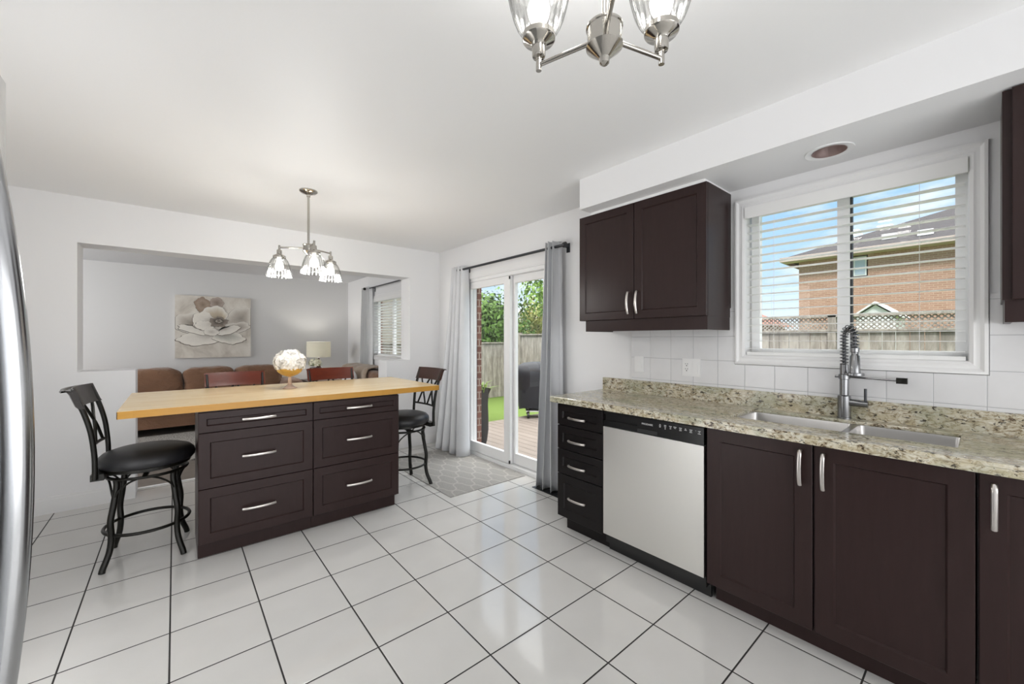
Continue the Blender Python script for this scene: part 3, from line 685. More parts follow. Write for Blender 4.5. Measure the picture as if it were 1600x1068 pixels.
bx(bm, (-.2375, 1.7015), (2.9735, 2.9765), (.8845, .9235)); bx(bm, (-.2375, -.2345), (2.9735, 3.9565), (.8845, .9235)); bx(bm, (1.6985, 1.7015), (2.9735, 3.9565), (.8845, .9235)); bx(bm, (-.2375, 1.7015), (3.9535, 3.9565), (.8845, .9235))
obj('block_edges', bm, 'butcher_edge', IT)
for x0, x1 in ((.14, .70), (.75, 1.31)):
    pass

# compote with flowers
VX, VY = .69, 3.53
V = thing('compote', 'footed amber glass compote bowl on the island worktop', 'bowl', (VX, VY, .925))
bm = bmesh.new(); lathe(bm, [(.0, .0015), (.052, .0015), (.052, .005), (.040, .012), (.018, .030), (.010, .05), (.014, .062), (.010, .07), (.013, .085), (.008, .092), (0, .093)], 32, (VX, VY, .925)); obj('foot', bm, 'peach_glass', V, 60)
bm = bmesh.new(); lathe(bm, [(0, .092), (.02, .094), (.055, .108), (.082, .130), (.092, .150), (.094, .158), (.090, .158), (.078, .134), (.052, .114), (0, .102)], 40, (VX, VY, .925)); obj('bowl', bm, 'amber_glass', V, 60)
def floret_ball(c, rad, n, size, seed, zmin=-1, flat=1):
    bm = bmesh.new(); r = random.Random(seed)
    for i in range(n):
        z = 1 - 2 * (i + .5) / n
        if z < zmin: continue
        a = i * 2.39996; q = Vector((math.sqrt(1 - z * z) * math.cos(a), math.sqrt(1 - z * z) * math.sin(a), z))
        q = (q + Vector((r.uniform(-.12, .12), r.uniform(-.12, .12), r.uniform(-.12, .12)))).normalized()
        rr_ = rad * (1 + .10 * math.sin(6 * q.x + 2) * math.sin(5 * q.y + 4 * q.z) + r.uniform(-.09, .07))
        p = Vector(c) + Vector((q.x * rr_, q.y * rr_, q.z * rr_ * flat))
        t = q.cross(Vector((r.uniform(-1, 1), r.uniform(-1, 1), r.uniform(-1, 1)))).normalized(); u = q.cross(t)
        for k in range(4):
            b0 = k * PI / 2; d = math.cos(b0) * t + math.sin(b0) * u; e_ = -math.sin(b0) * t + math.cos(b0) * u
            s = size * r.uniform(.8, 1.2)
            pts = [p, p + d * s * .6 + e_ * s * .5 + q * s * .35, p + d * s * 1.1 + q * s * .5, p + d * s * .6 - e_ * s * .5 + q * s * .35]
            bm.faces.new([bm.verts.new(x) for x in pts])
    return bm
FL = thing('flower_arrangement', 'round ball of white hydrangea blooms in the amber compote', 'flowers', (VX, VY, 1.03))
obj('blooms', floret_ball((VX, VY, 1.128), .096, 620, .021, 5, -.55, .88), 'petal_white', FL)
bm = bmesh.new(); bmesh.ops.create_icosphere(bm, subdivisions=3, radius=1)
for v in bm.verts: v.co = Vector((VX + v.co.x * .066, VY + v.co.y * .066, 1.115 + v.co.z * .062))
obj('flower_core', bm, 'petal_yellow', FL, 60)

# ================================================================== BAR STOOLS
def stool(name, label, loc, rz, rail_mat, group):
    t = thing(name, label, 'stool', loc, rz, group, world=False)
    bm = bmesh.new(); lathe(bm, [(0, .555), (.195, .555), (.216, .560), (.226, .572), (.229, .592), (.224, .612), (.205, .632), (.165, .646), (.10, .654), (0, .657)], 40); obj('seat', bm, 'black_leather', t, 60)
    bm = bmesh.new(); lathe(bm, [(0, .535), (.195, .535), (.205, .54), (.205, .556), (0, .556)], 36); bx(bm, (-.225, -.17), (-.17, .17), (.52, .556)); obj('seat_base', bm, 'black_metal', t, 40)
    bm = bmesh.new(); lathe(bm, [(.05, .512), (.05, .536)], 20); tube(bm, [(.185 * math.cos(a), .185 * math.sin(a), .505) for a in [2 * PI * k / 40 for k in range(40)]], .011, 8, True, .8); bx(bm, (-.18, .18), (-.012, .012), (.50, .512)); bx(bm, (-.012, .012), (-.18, .18), (.50, .512)); obj('swivel_frame', bm, 'black_metal', t, 40)
    for sx_ in (-1, 1):
        for sy_ in (-1, 1):
            bm = bmesh.new(); u = Vector((sx_, sy_, 0)) / math.sqrt(2)
            P = [u * .180 + Vector((0, 0, .507)), u * .176 + Vector((0, 0, .46)), u * .192 + Vector((0, 0, .36)), u * .208 + Vector((0, 0, .27)), u * .203 + Vector((0, 0, .18)), u * .214 + Vector((0, 0, .10)), u * .245 + Vector((0, 0, .025)), u * .251 + Vector((0, 0, .002))]
            tube(bm, smoothpath(P, 6), .0155, 10); lg = obj('leg', bm, 'black_metal', t, 60)
            bm = bmesh.new(); s_ = Vector((-u.y, u.x, 0))
            for sg in (-1, 1):
                tube(bm, smoothpath([u * .190 + Vector((0, 0, .37)), u * .188 + s_ * sg * .018 + Vector((0, 0, .43)), u * .165 + s_ * sg * .065 + Vector((0, 0, .48)), u * .145 + s_ * sg * .115 + Vector((0, 0, .505))], 5), .0055, 7)
            obj('brace', bm, 'black_metal', lg, 60)
    bm = bmesh.new(); tube(bm, [(.198 * math.cos(a), .198 * math.sin(a), .19) for a in [2 * PI * k / 48 for k in range(48)]], .0095, 8, True); obj('foot_ring', bm, 'black_metal', t, 60)
    # back: S-curved posts, bowed top rail, crossed bars
    prof = [(-.205, .53), (-.204, .60), (-.207, .68), (-.220, .80), (-.246, .91), (-.276, .995), (-.286, 1.025)]
    def px(z):
        for (x0, z0), (x1, z1) in zip(prof[:-1], prof[1:]):
            if z <= z1: return x0 + (x1 - x0) * (z - z0) / (z1 - z0)
        return prof[-1][0]
    bow = lambda y: -.030 * (1 - (y / .19) ** 2)
    for sg in (-1, 1):
        bm = bmesh.new(); tube(bm, smoothpath([(x, sg * (.178 + .014 * max(0, (z - .7) / .3)), z) for x, z in prof], 5), .0125, 10); obj('back_post', bm, 'black_metal', t, 60)
    bm = bmesh.new(); rows = []
    n = 18; sec = [(.932, .0), (.943, -.006), (.97, -.006), (1.01, -.006), (1.030, -.010), (1.040, -.018), (1.040, -.028), (1.030, -.032)]
    cols = []
    for k in range(n + 1):
        y = -.205 + .41 * k / n; c = []
        for z, o in sec: c.append((px(z) + bow(y) + .012 + o * .5, y, z))
        for z, o in reversed(sec): c.append((px(z) + bow(y) - .012 + o * 1.1, y, z - (.006 if z > 1.02 else 0)))
        cols.append([bm.verts.new(q) for q in c])
    m_ = len(cols[0])
    for A, B in zip(cols[:-1], cols[1:]):
        for k in range(m_): bm.faces.new((A[k], A[(k + 1) % m_], B[(k + 1) % m_], B[k]))
    bm.faces.new(cols[0]); bm.faces.new(list(reversed(cols[-1]))); obj('top_rail', bm, rail_mat, t, 45)
    bm = bmesh.new(); zb = .70
    tube(bm, [(px(zb) + bow(y) * .8, y, zb) for y in [-.178 + .356 * k / 10 for k in range(11)]], .009, 8); obj('lower_rail', bm, 'black_metal', t, 60)
    bm = bmesh.new()
    for yc in (-.075, .075):
        for sg in (-1, 1):
            P = []
            for k in range(9):
                f = k / 8; z = zb + (.93 - zb) * f; y = yc + sg * (.062 * math.cos(PI * f * .96))
                y = yc + sg * .058 * (1 - 1.75 * f if f < .6 else -.05 - .95 * (f - .6) / .4 * 1.0)
                P.append((px(z) + bow(y) * (.8 + .2 * f), y, z))
            tube(bm, smoothpath(P, 2), .008, 8)
    obj('lattice_bars', bm, 'black_metal', t, 60)
    return t
G = 'bar stools around the island'
stool('bar_stool', 'black bar stool at the left end of the island, facing right', (-.125, 3.352, 0), math.radians(-3.5), 'rail_black', G)
stool('bar_stool', 'bar stool at the right end of the island, beside the grey rug', (1.585, 3.41, 0), math.radians(183), 'rail_brown', G)
s3 = stool('bar_stool', 'bar stool behind the island, rail reddened by painted reflection, left of the flower compote', (.385, 3.745, 0), -PI / 2, 'rail_reddened', G)
copy_tree(s3, (1.135, 3.745, 0), -PI / 2, 'bar stool behind the island, rail reddened by painted reflection, right of the flower compote', G)

# ================================================================== FRIDGE
FR = thing('refrigerator', 'stainless refrigerator with bowed bar handle at the left edge', 'refrigerator', (-.6, .7, 0))
obj('body', box((-.95, -.30), (.25, 1.163), (.02, 1.78), .006), 'steel_fridge', FR)
obj('door', box((-.296, -.238), (.71, 1.163), (.62, 1.78), .008, 3), 'steel_fridge', FR, 40)
obj('door', box((-.296, -.238), (.25, .705), (.62, 1.78), .008, 3), 'steel_fridge', FR, 40)
obj('freezer_drawer', box((-.296, -.238), (.25, 1.163), (.06, .61), .008, 3), 'steel_fridge', FR, 40)
def fr_handle(y):
    bm = bmesh.new(); P = []
    for k in range(25):
        z = .66 + (1.70 - .66) * k / 24; P.append((-.190 - .15 * (z - 1.12) ** 2, y, z))
    P = [(-.238, y, .665)] + P + [(-.238, y, 1.695)]
    tube(bm, P, .019, 16, flat=.8, up=(0, 1, 0)); return bm
obj('handle', fr_handle(.98), 'steel_handle', FR, 60); 

# ================================================================== LIGHT FITTINGS
def spin(a): return Matrix.Rotation(a, 3, 'Z')
def chandelier(label, x, y, zh, r, hub_r, angs, up, watts, stem_r):
    t = thing('chandelier', label, 'chandelier', (x, y, zh), 0, 'three-arm chandeliers')
    bm = bmesh.new(); lathe(bm, [(0, ZC), (.062, ZC), (.062, ZC - .008), (.050, ZC - .018), (.030, ZC - .024), (.014, ZC - .032), (.014, ZC - .045), (0, ZC - .045)], 32, (x, y, 0)); obj('canopy', bm, 'nickel_polished', t, 40)
    bm = bmesh.new(); tube(bm, [(x, y, zh), (x, y, ZC - .03)], stem_r, 12); obj('stem', bm, 'nickel_polished', t, 60)
    h = hub_r
    bm = bmesh.new(); lathe(bm, [(0, .028), (h * .92, .028), (h, .024), (h, .020), (h * .94, .018), (h * .94, -.018), (h, -.020), (h, -.025), (h * .92, -.028), (h * .42, -.046), (h * .30, -.05), (h * .26, -.062), (h * .16, -.066), (0, -.068)], 36, (x, y, zh)); obj('hub', bm, 'nickel_polished', t, 35)
    sg = 1 if up else -1
    for a in angs:
        dx, dy = math.cos(a), math.sin(a); ex, ey = x + dx * r, y + dy * r
        bm = bmesh.new(); tube(bm, [(x + dx * h * .8, y + dy * h * .8, zh), (ex, ey, zh)], .0058, 10); lathe(bm, sorted([(0, zh - .015), (.0075, zh - .015), (.0075, zh + .015), (0, zh + .015)], key=lambda q: q[1]), 12, (ex, ey, 0)); ar = obj('arm', bm, 'nickel_polished', t, 40)
        bm = bmesh.new(); pr = [(0, .012), (.0085, .012), (.0085, .018), (.016, .020), (.0175, .024), (.0175, .048), (.022, .054), (.040, .062), (.043, .066), (.043, .078), (.038, .080), (0, .080)]
        lathe(bm, [(q, zh + sg * z) for q, z in pr], 28, (ex, ey, 0)); obj('socket', bm, 'nickel_polished', ar, 35)
        bm = bmesh.new(); pr = [(.037, .079), (.046, .086), (.056, .100), (.066, .125), (.074, .155), (.081, .190), (.086, .212), (.0875, .218)]
        pi_ = [(q - .004, z) for q, z in reversed(pr)]
        lathe_open(bm, [(q, zh + sg * z) for q, z in pr + pi_], 120, (ex, ey, 0), .030, 24); obj('shade', bm, 'shade_glass', ar, 30)
        bm = bmesh.new(); pr = [(0, .080), (.014, .082), (.014, .100), (.026, .125), (.030, .145), (.024, .166), (0, .174)]
        lathe(bm, [(q, zh + sg * z) for q, z in pr], 20, (ex, ey, 0)); obj('bulb', bm, 'bulb_glow', ar, 60)
        light('bulb_light', 'POINT', (ex, ey, zh + sg * .21), watts, .05, col=(1, .985, .96))
    return t
d2r = math.radians
fwd = d2r(90 - 40.093)          # bearing of the view axis
chandelier('chandelier with three downward ribbed glass shades hanging over the island', .764, 3.271, 1.992, .205, .040, [fwd + d2r(97), fwd + d2r(97 - 120), fwd + d2r(97 + 120)], False, 7.6, .0085)
chandelier('nearer chandelier with upturned ribbed glass shades at the top of the frame', .780, .586, 2.027, .178, .043, [fwd + d2r(57), fwd - d2r(66), fwd + d2r(176)], True, 1.9, .0072)
DL = thing('recessed_light', 'recessed downlight with white ring in the soffit above the window', 'light', (2.402, .49, 2.212))
bm = bmesh.new(); lathe_open(bm, [(.068, .0), (.094, -.004), (.096, -.001), (.096, .0005), (.068, .0005), (.068, 0)], 48, (2.402, .49, 2.2115)); obj('trim_ring', bm, 'trim_white', DL, 40)
bm = bmesh.new(); lathe_open(bm, [(.0685, -.002), (.0662, -.002), (.0655, .012), (.050, .055), (.042, .07), (0.0001, .07)], 48, (2.402, .49, 2.2115)); obj('baffle', bm, 'bronze_baffle', DL, 40)

# ================================================================== CURTAINS
def curtain(name, label, y0t, y1t, y0b, y1b, zt, zb, folds, amp, mt, xc=2.515, ph=0, xb=0, seed=1):
    bm = bmesh.new(); n = folds * 14; rows = 26; V_ = []; r = random.Random(seed); jit = [r.uniform(-.25, .25) for _ in range(folds + 1)]
    for i in range(rows + 1):
        f = i / rows; z = zt + (zb - zt) * f; g = f ** 1.3; y0 = y0t + (y0b - y0t) * g; y1 = y1t + (y1b - y1t) * g; row = []
        for k in range(n + 1):
            s = k / n; q = s * folds; j = jit[int(min(q, folds))]
            a = amp * (1 + .5 * f * j + .55 * f)
            row.append(bm.verts.new((xc + xb * g + a * math.sin(2 * PI * q + ph + .5 * f * j) + .006 * math.sin(9 * s + 5 * f), y0 + (y1 - y0) * s + .010 * math.sin(4 * PI * q + 2) * (1 + f), z)))
        V_.append(row)
    for A, B in zip(V_[:-1], V_[1:]):
        for k in range(n): bm.faces.new((A[k], A[k + 1], B[k + 1], B[k]))
    o = obj(name, bm, mt, None, 80); sm = o.modifiers.new('thickness', 'SOLIDIFY'); sm.thickness = .003; tag(o, label, 'curtain', None); return o
curtain('curtain', 'grey curtain panel left of the sliding patio door', 3.815, 4.075, 3.72, 4.33, 2.145, .012, 4, .052, 'curtain_grey', 2.53, 2.2, -.06, 3)
curtain('curtain', 'grey curtain panel right of the patio door, beside the counter', 2.365, 2.495, 2.33, 2.60, 2.152, .014, 3, .045, 'curtain_grey', 2.50, .4, -.01, 9)
RD = thing('curtain_rod', 'grey metal curtain rod above the sliding patio door', 'curtain rod', (2.5, 3.1, 2.1))
bm = bmesh.new(); tube(bm, [(2.5, 2.30, 2.103), (2.5, 3.905, 2.103)], .0125, 12); obj('pole', bm, 'dark_metal', RD, 60)
for y, sg in ((2.30, -1), (3.905, 1)):
    bm = bmesh.new(); tube(bm, [(2.5, y, 2.103), (2.5, y + sg * .006, 2.103), (2.5, y + sg * .007, 2.103), (2.5, y + sg * .028, 2.103)], [.016, .016, .024, .024], 16); obj('finial', bm, 'dark_metal', RD, 40)
for y in (2.335, 3.86):
    bm = bmesh.new(); tube(bm, [(2.5, y, 2.103), (XW - .004, y, 2.103)], .007, 8); bx(bm, (XW - .006, XW - .001), (y - .018, y + .018), (2.06, 2.14)); obj('bracket', bm, 'dark_metal', RD, 40)
curtain('curtain', 'white curtain panel at the living room window', 6.72, 7.08, 6.74, 7.14, 2.205, .02, 5, .035, 'curtain_white', 2.53, .6, 0, 5)
RL = thing('curtain_rod', 'thin dark curtain rod above the living room window', 'curtain rod', (2.53, 6, 2.18))
bm = bmesh.new(); tube(bm, [(2.53, 5.2, 2.178), (2.53, 6.90, 2.178)], .010, 10); obj('pole', bm, 'dark_metal', RL, 60)
bm = bmesh.new(); bmesh.ops.create_icosphere(bm, subdivisions=2, radius=.026)
bmesh.ops.translate(bm, verts=bm.verts, vec=(2.50, 6.915, 2.178)); obj('finial', bm, 'black_metal', RL, 60)
bm = bmesh.new(); tube(bm, [(2.53, 6.70, 2.178), (XW - .002, 6.70, 2.178)], .006, 8); bx(bm, (XW - .006, XW - .001), (6.685, 6.715), (2.12, 2.20)); obj('bracket', bm, 'dark_metal', RL)

# ================================================================== FLOOR THINGS
bm = box((1.745, 2.572), (2.86, 4.20), (.0005, .006), .002, 1); o = obj('area_rug', bm, 'rug_trellis'); tag(o, 'grey trellis-pattern rug in front of the sliding patio door', 'rug')
FV = thing('floor_vent', 'small dark-edged metal floor vent under the right grey curtain', 'vent', (2.48, 2.44, 0))
obj('cover', box((2.42, 2.56), (2.27, 2.60), (.0005, .005), .002, 1), 'dark_metal', FV)
bm = bmesh.new()
for k in range(9): bx(bm, (2.437, 2.543), (2.295 + k * .034, 2.307 + k * .034), (.0048, .0058))
obj('louvers', bm, 'gasket', FV)

# ================================================================== LIVING ROOM
bm = box((-1.6, 1.7), (5.55, 7.21), (.0, .016), .004, 1); o = obj('area_rug', bm, 'shag_grey'); tag(o, 'speckled grey shag rug in front of the brown sofa', 'rug')
SF = thing('sofa', 'long brown microfibre sofa against the living room wall below the painting', 'sofa', (.05, 7.6, 0))
sx0, sx1 = -1.32, 1.62
obj('base', box((sx0 + .05, sx1 - .05), (7.26, 8.05), (.10, .30), .03, 3), 'sofa_brown', SF, 50)
obj('back', box((sx0 + .04, sx1 - .22), (7.78, 8.055), (.28, .76), .05, 3), 'sofa_brown', SF, 50)
for k, (x0, x1) in enumerate(((-1.14, -.56), (-.55, .085), (.095, .715), (.725, 1.36))):
    obj('back_cushion', cushion(((x0 + x1) / 2, 7.70, .665), (x1 - x0 + .01, .30, .46), 4.2, 14, seed=k, lump=.028), 'sofa_brown', SF, 80)
    obj('seat_cushion', cushion(((x0 + x1) / 2, 7.50, .375), (x1 - x0 + .01, .62, .21), 5, 12, seed=k + 9, lump=.01), 'sofa_brown', SF, 80)
for x0, x1 in ((sx0, -1.14), (1.36, sx1)):
    bm = cushion(((x0 + x1) / 2, 7.62, .35), (x1 - x0 + .06, .82, .62), 5, 12, seed=3, lump=.008); obj('arm', bm, 'sofa_brown', SF, 80)
for x in (sx0 + .12, sx1 - .12):
    for y in (7.32, 7.98): obj('foot', box((x - .03, x + .03), (y - .03, y + .03), (0, .105)), 'table_wood', SF)
LS = thing('loveseat', 'brown loveseat along the living room window wall with a tan throw', 'sofa', (2.2, 6.3, 0))
obj('base', box((1.66, 2.44), (5.45, 7.1), (.08, .30), .03, 3), 'sofa_brown', LS, 50)
obj('back', cushion((2.29, 6.27, .58), (.34, 1.66, .56), 5, 14, seed=4, lump=.01), 'sofa_brown', LS, 80)
for y0, y1 in ((5.62, 6.27), (6.28, 6.93)): obj('seat_cushion', cushion((1.94, (y0 + y1) / 2, .38), (.62, .66, .2), 5, 12, seed=5, lump=.01), 'sofa_brown', LS, 80)
for y in (5.50, 7.04): obj('arm', cushion((2.04, y, .36), (.78, .2, .56), 5, 12, seed=6, lump=.008), 'sofa_brown', LS, 80)
bm = bmesh.new(); rows = []
path = [(2.095, .60), (2.095, .70), (2.10, .80), (2.13, .866), (2.19, .888), (2.28, .894), (2.36, .89), (2.42, .88)]
for k in range(33):
    y = 5.75 + 1.15 * k / 32; rows.append([bm.verts.new((x - .012 * math.sin(k * .9 + z * 7) * .6, y, z + .012 * math.sin(k * .7) + .006 * math.sin(k * 2.3 + x * 30))) for x, z in path])
for A, B in zip(rows[:-1], rows[1:]):
    for k in range(len(path) - 1): bm.faces.new((A[k], A[k + 1], B[k + 1], B[k]))
o = obj('throw_blanket', bm, 'throw_tan', None, 80); m = o.modifiers.new('thickness', 'SOLIDIFY'); m.thickness = .012; m.offset = 1; tag(o, 'rumpled tan throw blanket over the back of the loveseat', 'blanket')
o = obj('throw_pillow', cushion((1.99, 6.12, .68), (.16, .40, .36), 2.6, 12, seed=8), 'pillow_white', None, 80); o['label'] = 'white throw pillow leaning on the loveseat back'; o['category'] = 'pillow'
# end table, lamp, plant
TX, TY = 1.93, 7.46
E_ = thing('end_table', 'small dark wooden end table in the living room corner', 'table', (TX, TY, 0))
obj('tabletop', box((TX - .25, TX + .25), (TY - .25, TY + .25), (.585, .615), .004), 'table_wood', E_)
for a in (-1, 1):
    for c_ in (-1, 1): obj('leg', box((TX + a * .22 - .02, TX + a * .22 + .02), (TY + c_ * .22 - .02, TY + c_ * .22 + .02), (0, .585)), 'table_wood', E_)
LX, LY = 1.94, 7.60
LP = thing('table_lamp', 'table lamp with pale drum shade in the living room corner', 'lamp', (LX, LY, .615))
bm = bmesh.new(); lathe(bm, [(0, .616), (.075, .616), (.075, .626), (.02, .64), (.03, .68), (.055, .74), (.05, .80), (.018, .86), (.012, .90), (.012, .99), (0, .99)], 28, (LX, LY, 0)); obj('base', bm, 'dark_ceramic', LP, 50)
bm = bmesh.new(); lathe_open(bm, [(.195, 1.000), (.192, 1.268), (.189, 1.268), (.192, 1.000), (.195, 1.000)], 48, (LX, LY, 0)); obj('lamp_shade', bm, 'lampshade_glow', LP, 60)
bm = bmesh.new(); lathe(bm, [(0, .99), (.014, .99), (.03, 1.04), (.032, 1.07), (.02, 1.1), (0, 1.105)], 20, (LX, LY, 0)); obj('bulb', bm, 'bulb_glow', LP, 60)
light('lamp_bulb_light', 'POINT', (LX, LY, 1.12), 9, .05, col=(1, .95, .88))
PX, PY = 1.80, 7.27
P_ = thing('flower_pot', 'small dark pot of yellow-white flowers on the end table', 'plant', (PX, PY, .615))
bm = bmesh.new(); lathe(bm, [(0, .616), (.05, .616), (.075, .70), (.085, .80), (.08, .84), (.07, .84), (.06, .80), (0, .79)], 28, (PX, PY, 0)); obj('pot', bm, 'dark_ceramic', P_, 50)
obj('flowers', floret_ball((PX, PY, .905), .075, 26, .036, 11, -.4, .9), 'petal_yellow', P_)
bm = bmesh.new(); rr = random.Random(5)
for k in range(48):
    a = rr.uniform(0, 2 * PI); e_ = rr.uniform(.2, 1.2); p = Vector((PX, PY, .86)); d_ = Vector((math.cos(a) * math.cos(e_), math.sin(a) * math.cos(e_), math.sin(e_) * .8)); s_ = Vector((-math.sin(a), math.cos(a), 0)); l = rr.uniform(.09, .16)
    bm.faces.new([bm.verts.new(q) for q in (p, p + d_ * l * .5 + s_ * .018, p + d_ * l - Vector((0, 0, .012)), p + d_ * l * .5 - s_ * .018)])
obj('leaves', bm, 'leaf_house', P_)
# painting
PT = thing('painting', 'unframed canvas painting of a large pale poppy on the living room wall', 'painting', (.49, 8.08, 1.0))
obj('canvas', box((0.0, .985), (8.055, YF - .003), (1.018, 2.0), .003, 1), mat('canvas_paint', '#c9c3b9', .8).m, PT)
nb = MATS['canvas_paint']; 
def canvas_nodes():
    b = NB.__new__(NB); b.m = nb; b.t = nb.node_tree; b.b = b.t.nodes['Principled BSDF']; b.tc = b.t.nodes.new('ShaderNodeTexCoord')
    v = b.obj(); n = b.noise(v, 3.2, 5, .6, .6); n2 = b.noise(b.obj((1, 1, 3)), 6, 4, .6)
    c = b.ramp(n, [(.3, lin('#b4aca1')), (.5, lin('#d6d0c6')), (.68, lin('#e9e5dd'))]); c = b.mix(b.math('MULTIPLY', n2, .3), c, lin('#d9d2c7')); b.set(Base_Color=c)
canvas_nodes()
pm = NB('petal_paint'); MATS['petal_paint'] = pm.m
vc = pm.n('ShaderNodeVertexColor', layer_name='col'); pm.set(Base_Color=pm.mix(.15, vc.outputs[0], pm.mix(pm.noise(pm.obj(), 40, 4), lin('#8d857c'), lin('#e3ddd2'))), Roughness=.75); pm.b.inputs['Specular IOR Level'].default_value = .2
def petals():
    bm = bmesh.new(); cl = bm.loops.layers.float_color.new('col'); rr = random.Random(4)
    cen = (.545, 1.595); lay = [0]
    def petal(cx, cz, ax, az, rot, tip, mid, root, seed, ang0=0, ang1=2 * PI, wob=.07, origin=None):
        r = random.Random(seed); lay[0] += 1; y = 8.0545 - lay[0] * .0007; ph = [r.uniform(0, 6) for _ in range(4)]
        n = 48; O_ = origin or (cx, cz); rim, rim2, mid_ = [], [], []
        for k in range(n):
            a = 2 * PI * k / n; w_ = 1 + wob * (math.sin(5 * a + ph[0]) + .7 * math.sin(9 * a + ph[1]) + .4 * math.sin(17 * a + ph[2]))
            u, v_ = ax * w_ * math.cos(a), az * w_ * math.sin(a); x = cx + u * math.cos(rot) - v_ * math.sin(rot); z = cz + u * math.sin(rot) + v_ * math.cos(rot)
            x = min(max(x, .006), .979); z = min(max(z, 1.024), 1.994)
            rim.append((x, z)); rim2.append((O_[0] + (x - O_[0]) * .93, O_[1] + (z - O_[1]) * .93)); mid_.append((O_[0] + (x - O_[0]) * .55, O_[1] + (z - O_[1]) * .55))
        mk = lambda P: [bm.verts.new((x, y, z)) for x, z in P]
        dark = lin('#5d544c')
        outer = mk([(O_[0] + (x - O_[0]) * 1.025, O_[1] + (z - O_[1]) * 1.025 - .004) for x, z in rim]); A, B, C__ = mk(rim), mk(rim2), mk(mid_); o_ = bm.verts.new((O_[0], y, O_[1]))
        def q(f, cs):
            for l, c_ in zip(f.loops, cs): l[cl] = (*c_, 1)
        for k in range(n):
            j = (k + 1) % n
            q(bm.faces.new((outer[k], outer[j], A[j], A[k])), (dark,) * 4)
            q(bm.faces.new((A[k], A[j], B[j], B[k])), (tip, tip, tip, tip)); q(bm.faces.new((B[k], B[j], C__[j], C__[k])), (tip, tip, mid, mid)); q(bm.faces.new((C__[k], C__[j], o_)), (mid, mid, root))
    pale, cream, grey, tan, dk = lin('#e6e2da'), lin('#f2eee5'), lin('#c2bbb1'), lin('#c9b8a1'), lin('#7a7067')
    brown = lin('#9c8675')
    petal(.20, 1.56, .22, .16, -.15, pale, grey, lin('#8f877d'), 1, wob=.05)
    petal(.85, 1.66, .25, .17, .5, pale, grey, lin('#9a938b'), 2, wob=.05)
    petal(.34, 1.86, .10, .12, .3, brown, lin('#a89584'), lin('#84705f'), 3)
    petal(.52, 1.90, .09, .09, 0, lin('#b9a9a0'), lin('#a3948a'), lin('#847468'), 4)
    petal(.78, 1.50, .20, .09, .25, pale, grey, lin('#8a8076'), 5)
    petal(.30, 1.32, .27, .105, .05, cream, pale, dk, 6, origin=(.50, 1.42), wob=.06)
    petal(.68, 1.34, .22, .10, -.12, cream, lin('#c6c6bd'), dk, 7, origin=(.56, 1.42), wob=.06)
    petal(.25, 1.46, .22, .06, -.25, cream, pale, grey, 8, origin=(.45, 1.5))
    petal(.49, 1.70, .17, .15, .2, cream, lin('#c9bba3'), dk, 9, origin=cen, wob=.05)
    petal(.35, 1.60, .14, .15, .4, cream, pale, lin('#8a8175'), 10, origin=(.5, 1.58), wob=.05)
    petal(.36, 1.53, .12, .075, -.1, cream, pale, grey, 11, origin=(.5, 1.57), wob=.05)
    petal(.68, 1.46, .16, .06, .38, cream, pale, dk, 12, origin=(.58, 1.5), wob=.05)
    petal(.45, 1.43, .10, .06, -.05, cream, pale, grey, 13, wob=.05)
    petal(.545, 1.595, .115, .08, 0, lin('#8b8178'), lin('#6b6159'), dk, 14, wob=.12)
    petal(.545, 1.605, .065, .042, 0, lin('#57504a'), lin('#3f3934'), lin('#2f2b28'), 15, wob=.05)
    petal(.545, 1.607, .042, .025, 0, lin('#cfc8bd'), lin('#857c74'), lin('#38332f'), 16, wob=.1)
    return bm
def obj_keep(name, bm, m, parent):
    off = OFF[parent.name]; bmesh.ops.translate(bm, verts=bm.verts, vec=-off); me = bpy.data.meshes.new(name); bm.to_mesh(me); bm.free(); me.materials.append(M(m))
    o = bpy.data.objects.new(name, me); COL.objects.link(o); o.parent = parent; return o
obj_keep('painted_flower', petals(), 'petal_paint', PT)

# ================================================================== OUTDOORS
struct('lawn', box((2.76, 60), (-30, 60), (-.5, -.3)), 'grass')
DK = bmesh.new(); x = 2.78
while x < 7.0:
    bx(DK, (x, x + .134), (1.2, 5.5), (-.14, -.1)); x += .14
bx(DK, (2.78, 7.0), (5.46, 5.5), (-.3, -.14)); bx(DK, (2.78, 7.0), (1.2, 1.24), (-.3, -.14)); struct('deck', DK, 'deck_wood')
def fence_x(y, x0, x1, zt):
    t = thing('fence', 'weathered grey board fence across the back of the lawn', 'fence', ((x0 + x1) / 2, y, -.3)); bm = bmesh.new(); x = x0; rr = random.Random(2)
    while x < x1 - .01:
        bx(bm, (x + .003, min(x + .137, x1)), (y - .01 + rr.uniform(-.003, .003), y + .01), (-.28, zt + rr.uniform(-.008, .008))); x += .14
    bx(bm, (x0, x1), (y + .012, y + .05), (zt - .25, zt - .16)); bx(bm, (x0, x1), (y + .012, y + .05), (-.1, 0)); obj('boards', bm, 'fence_wood_x', t)
    obj('cap_rail', box((x0, x1), (y - .04, y + .05), (zt, zt + .03)), 'fence_wood_x', t); return t
fence_x(8.75, 2.9, 7.55, 1.20)
t = thing('fence', 'weathered grey side fence topped with lattice, behind the barbecue and window', 'fence', (7.65, 2, -.3)); bm = bmesh.new(); y = -8.0; rr = random.Random(6)
while y < 8.7:
    bx(bm, (7.64 + rr.uniform(-.003, .003), 7.66), (y + .003, y + .137), (-.28, 1.43)); y += .14
obj('boards', bm, 'fence_wood_y', t)
for k in range(8):
    yp = 8.72 - k * 2.4; obj('post', box((7.60, 7.70), (yp - .05, yp + .05), (-.3, 1.50 if k < 2 else 1.68), .01), 'fence_wood_y', t)
obj('cap_rail', box((7.59, 7.69), (-8, 8.7), (1.43, 1.46)), 'fence_wood_y', t)
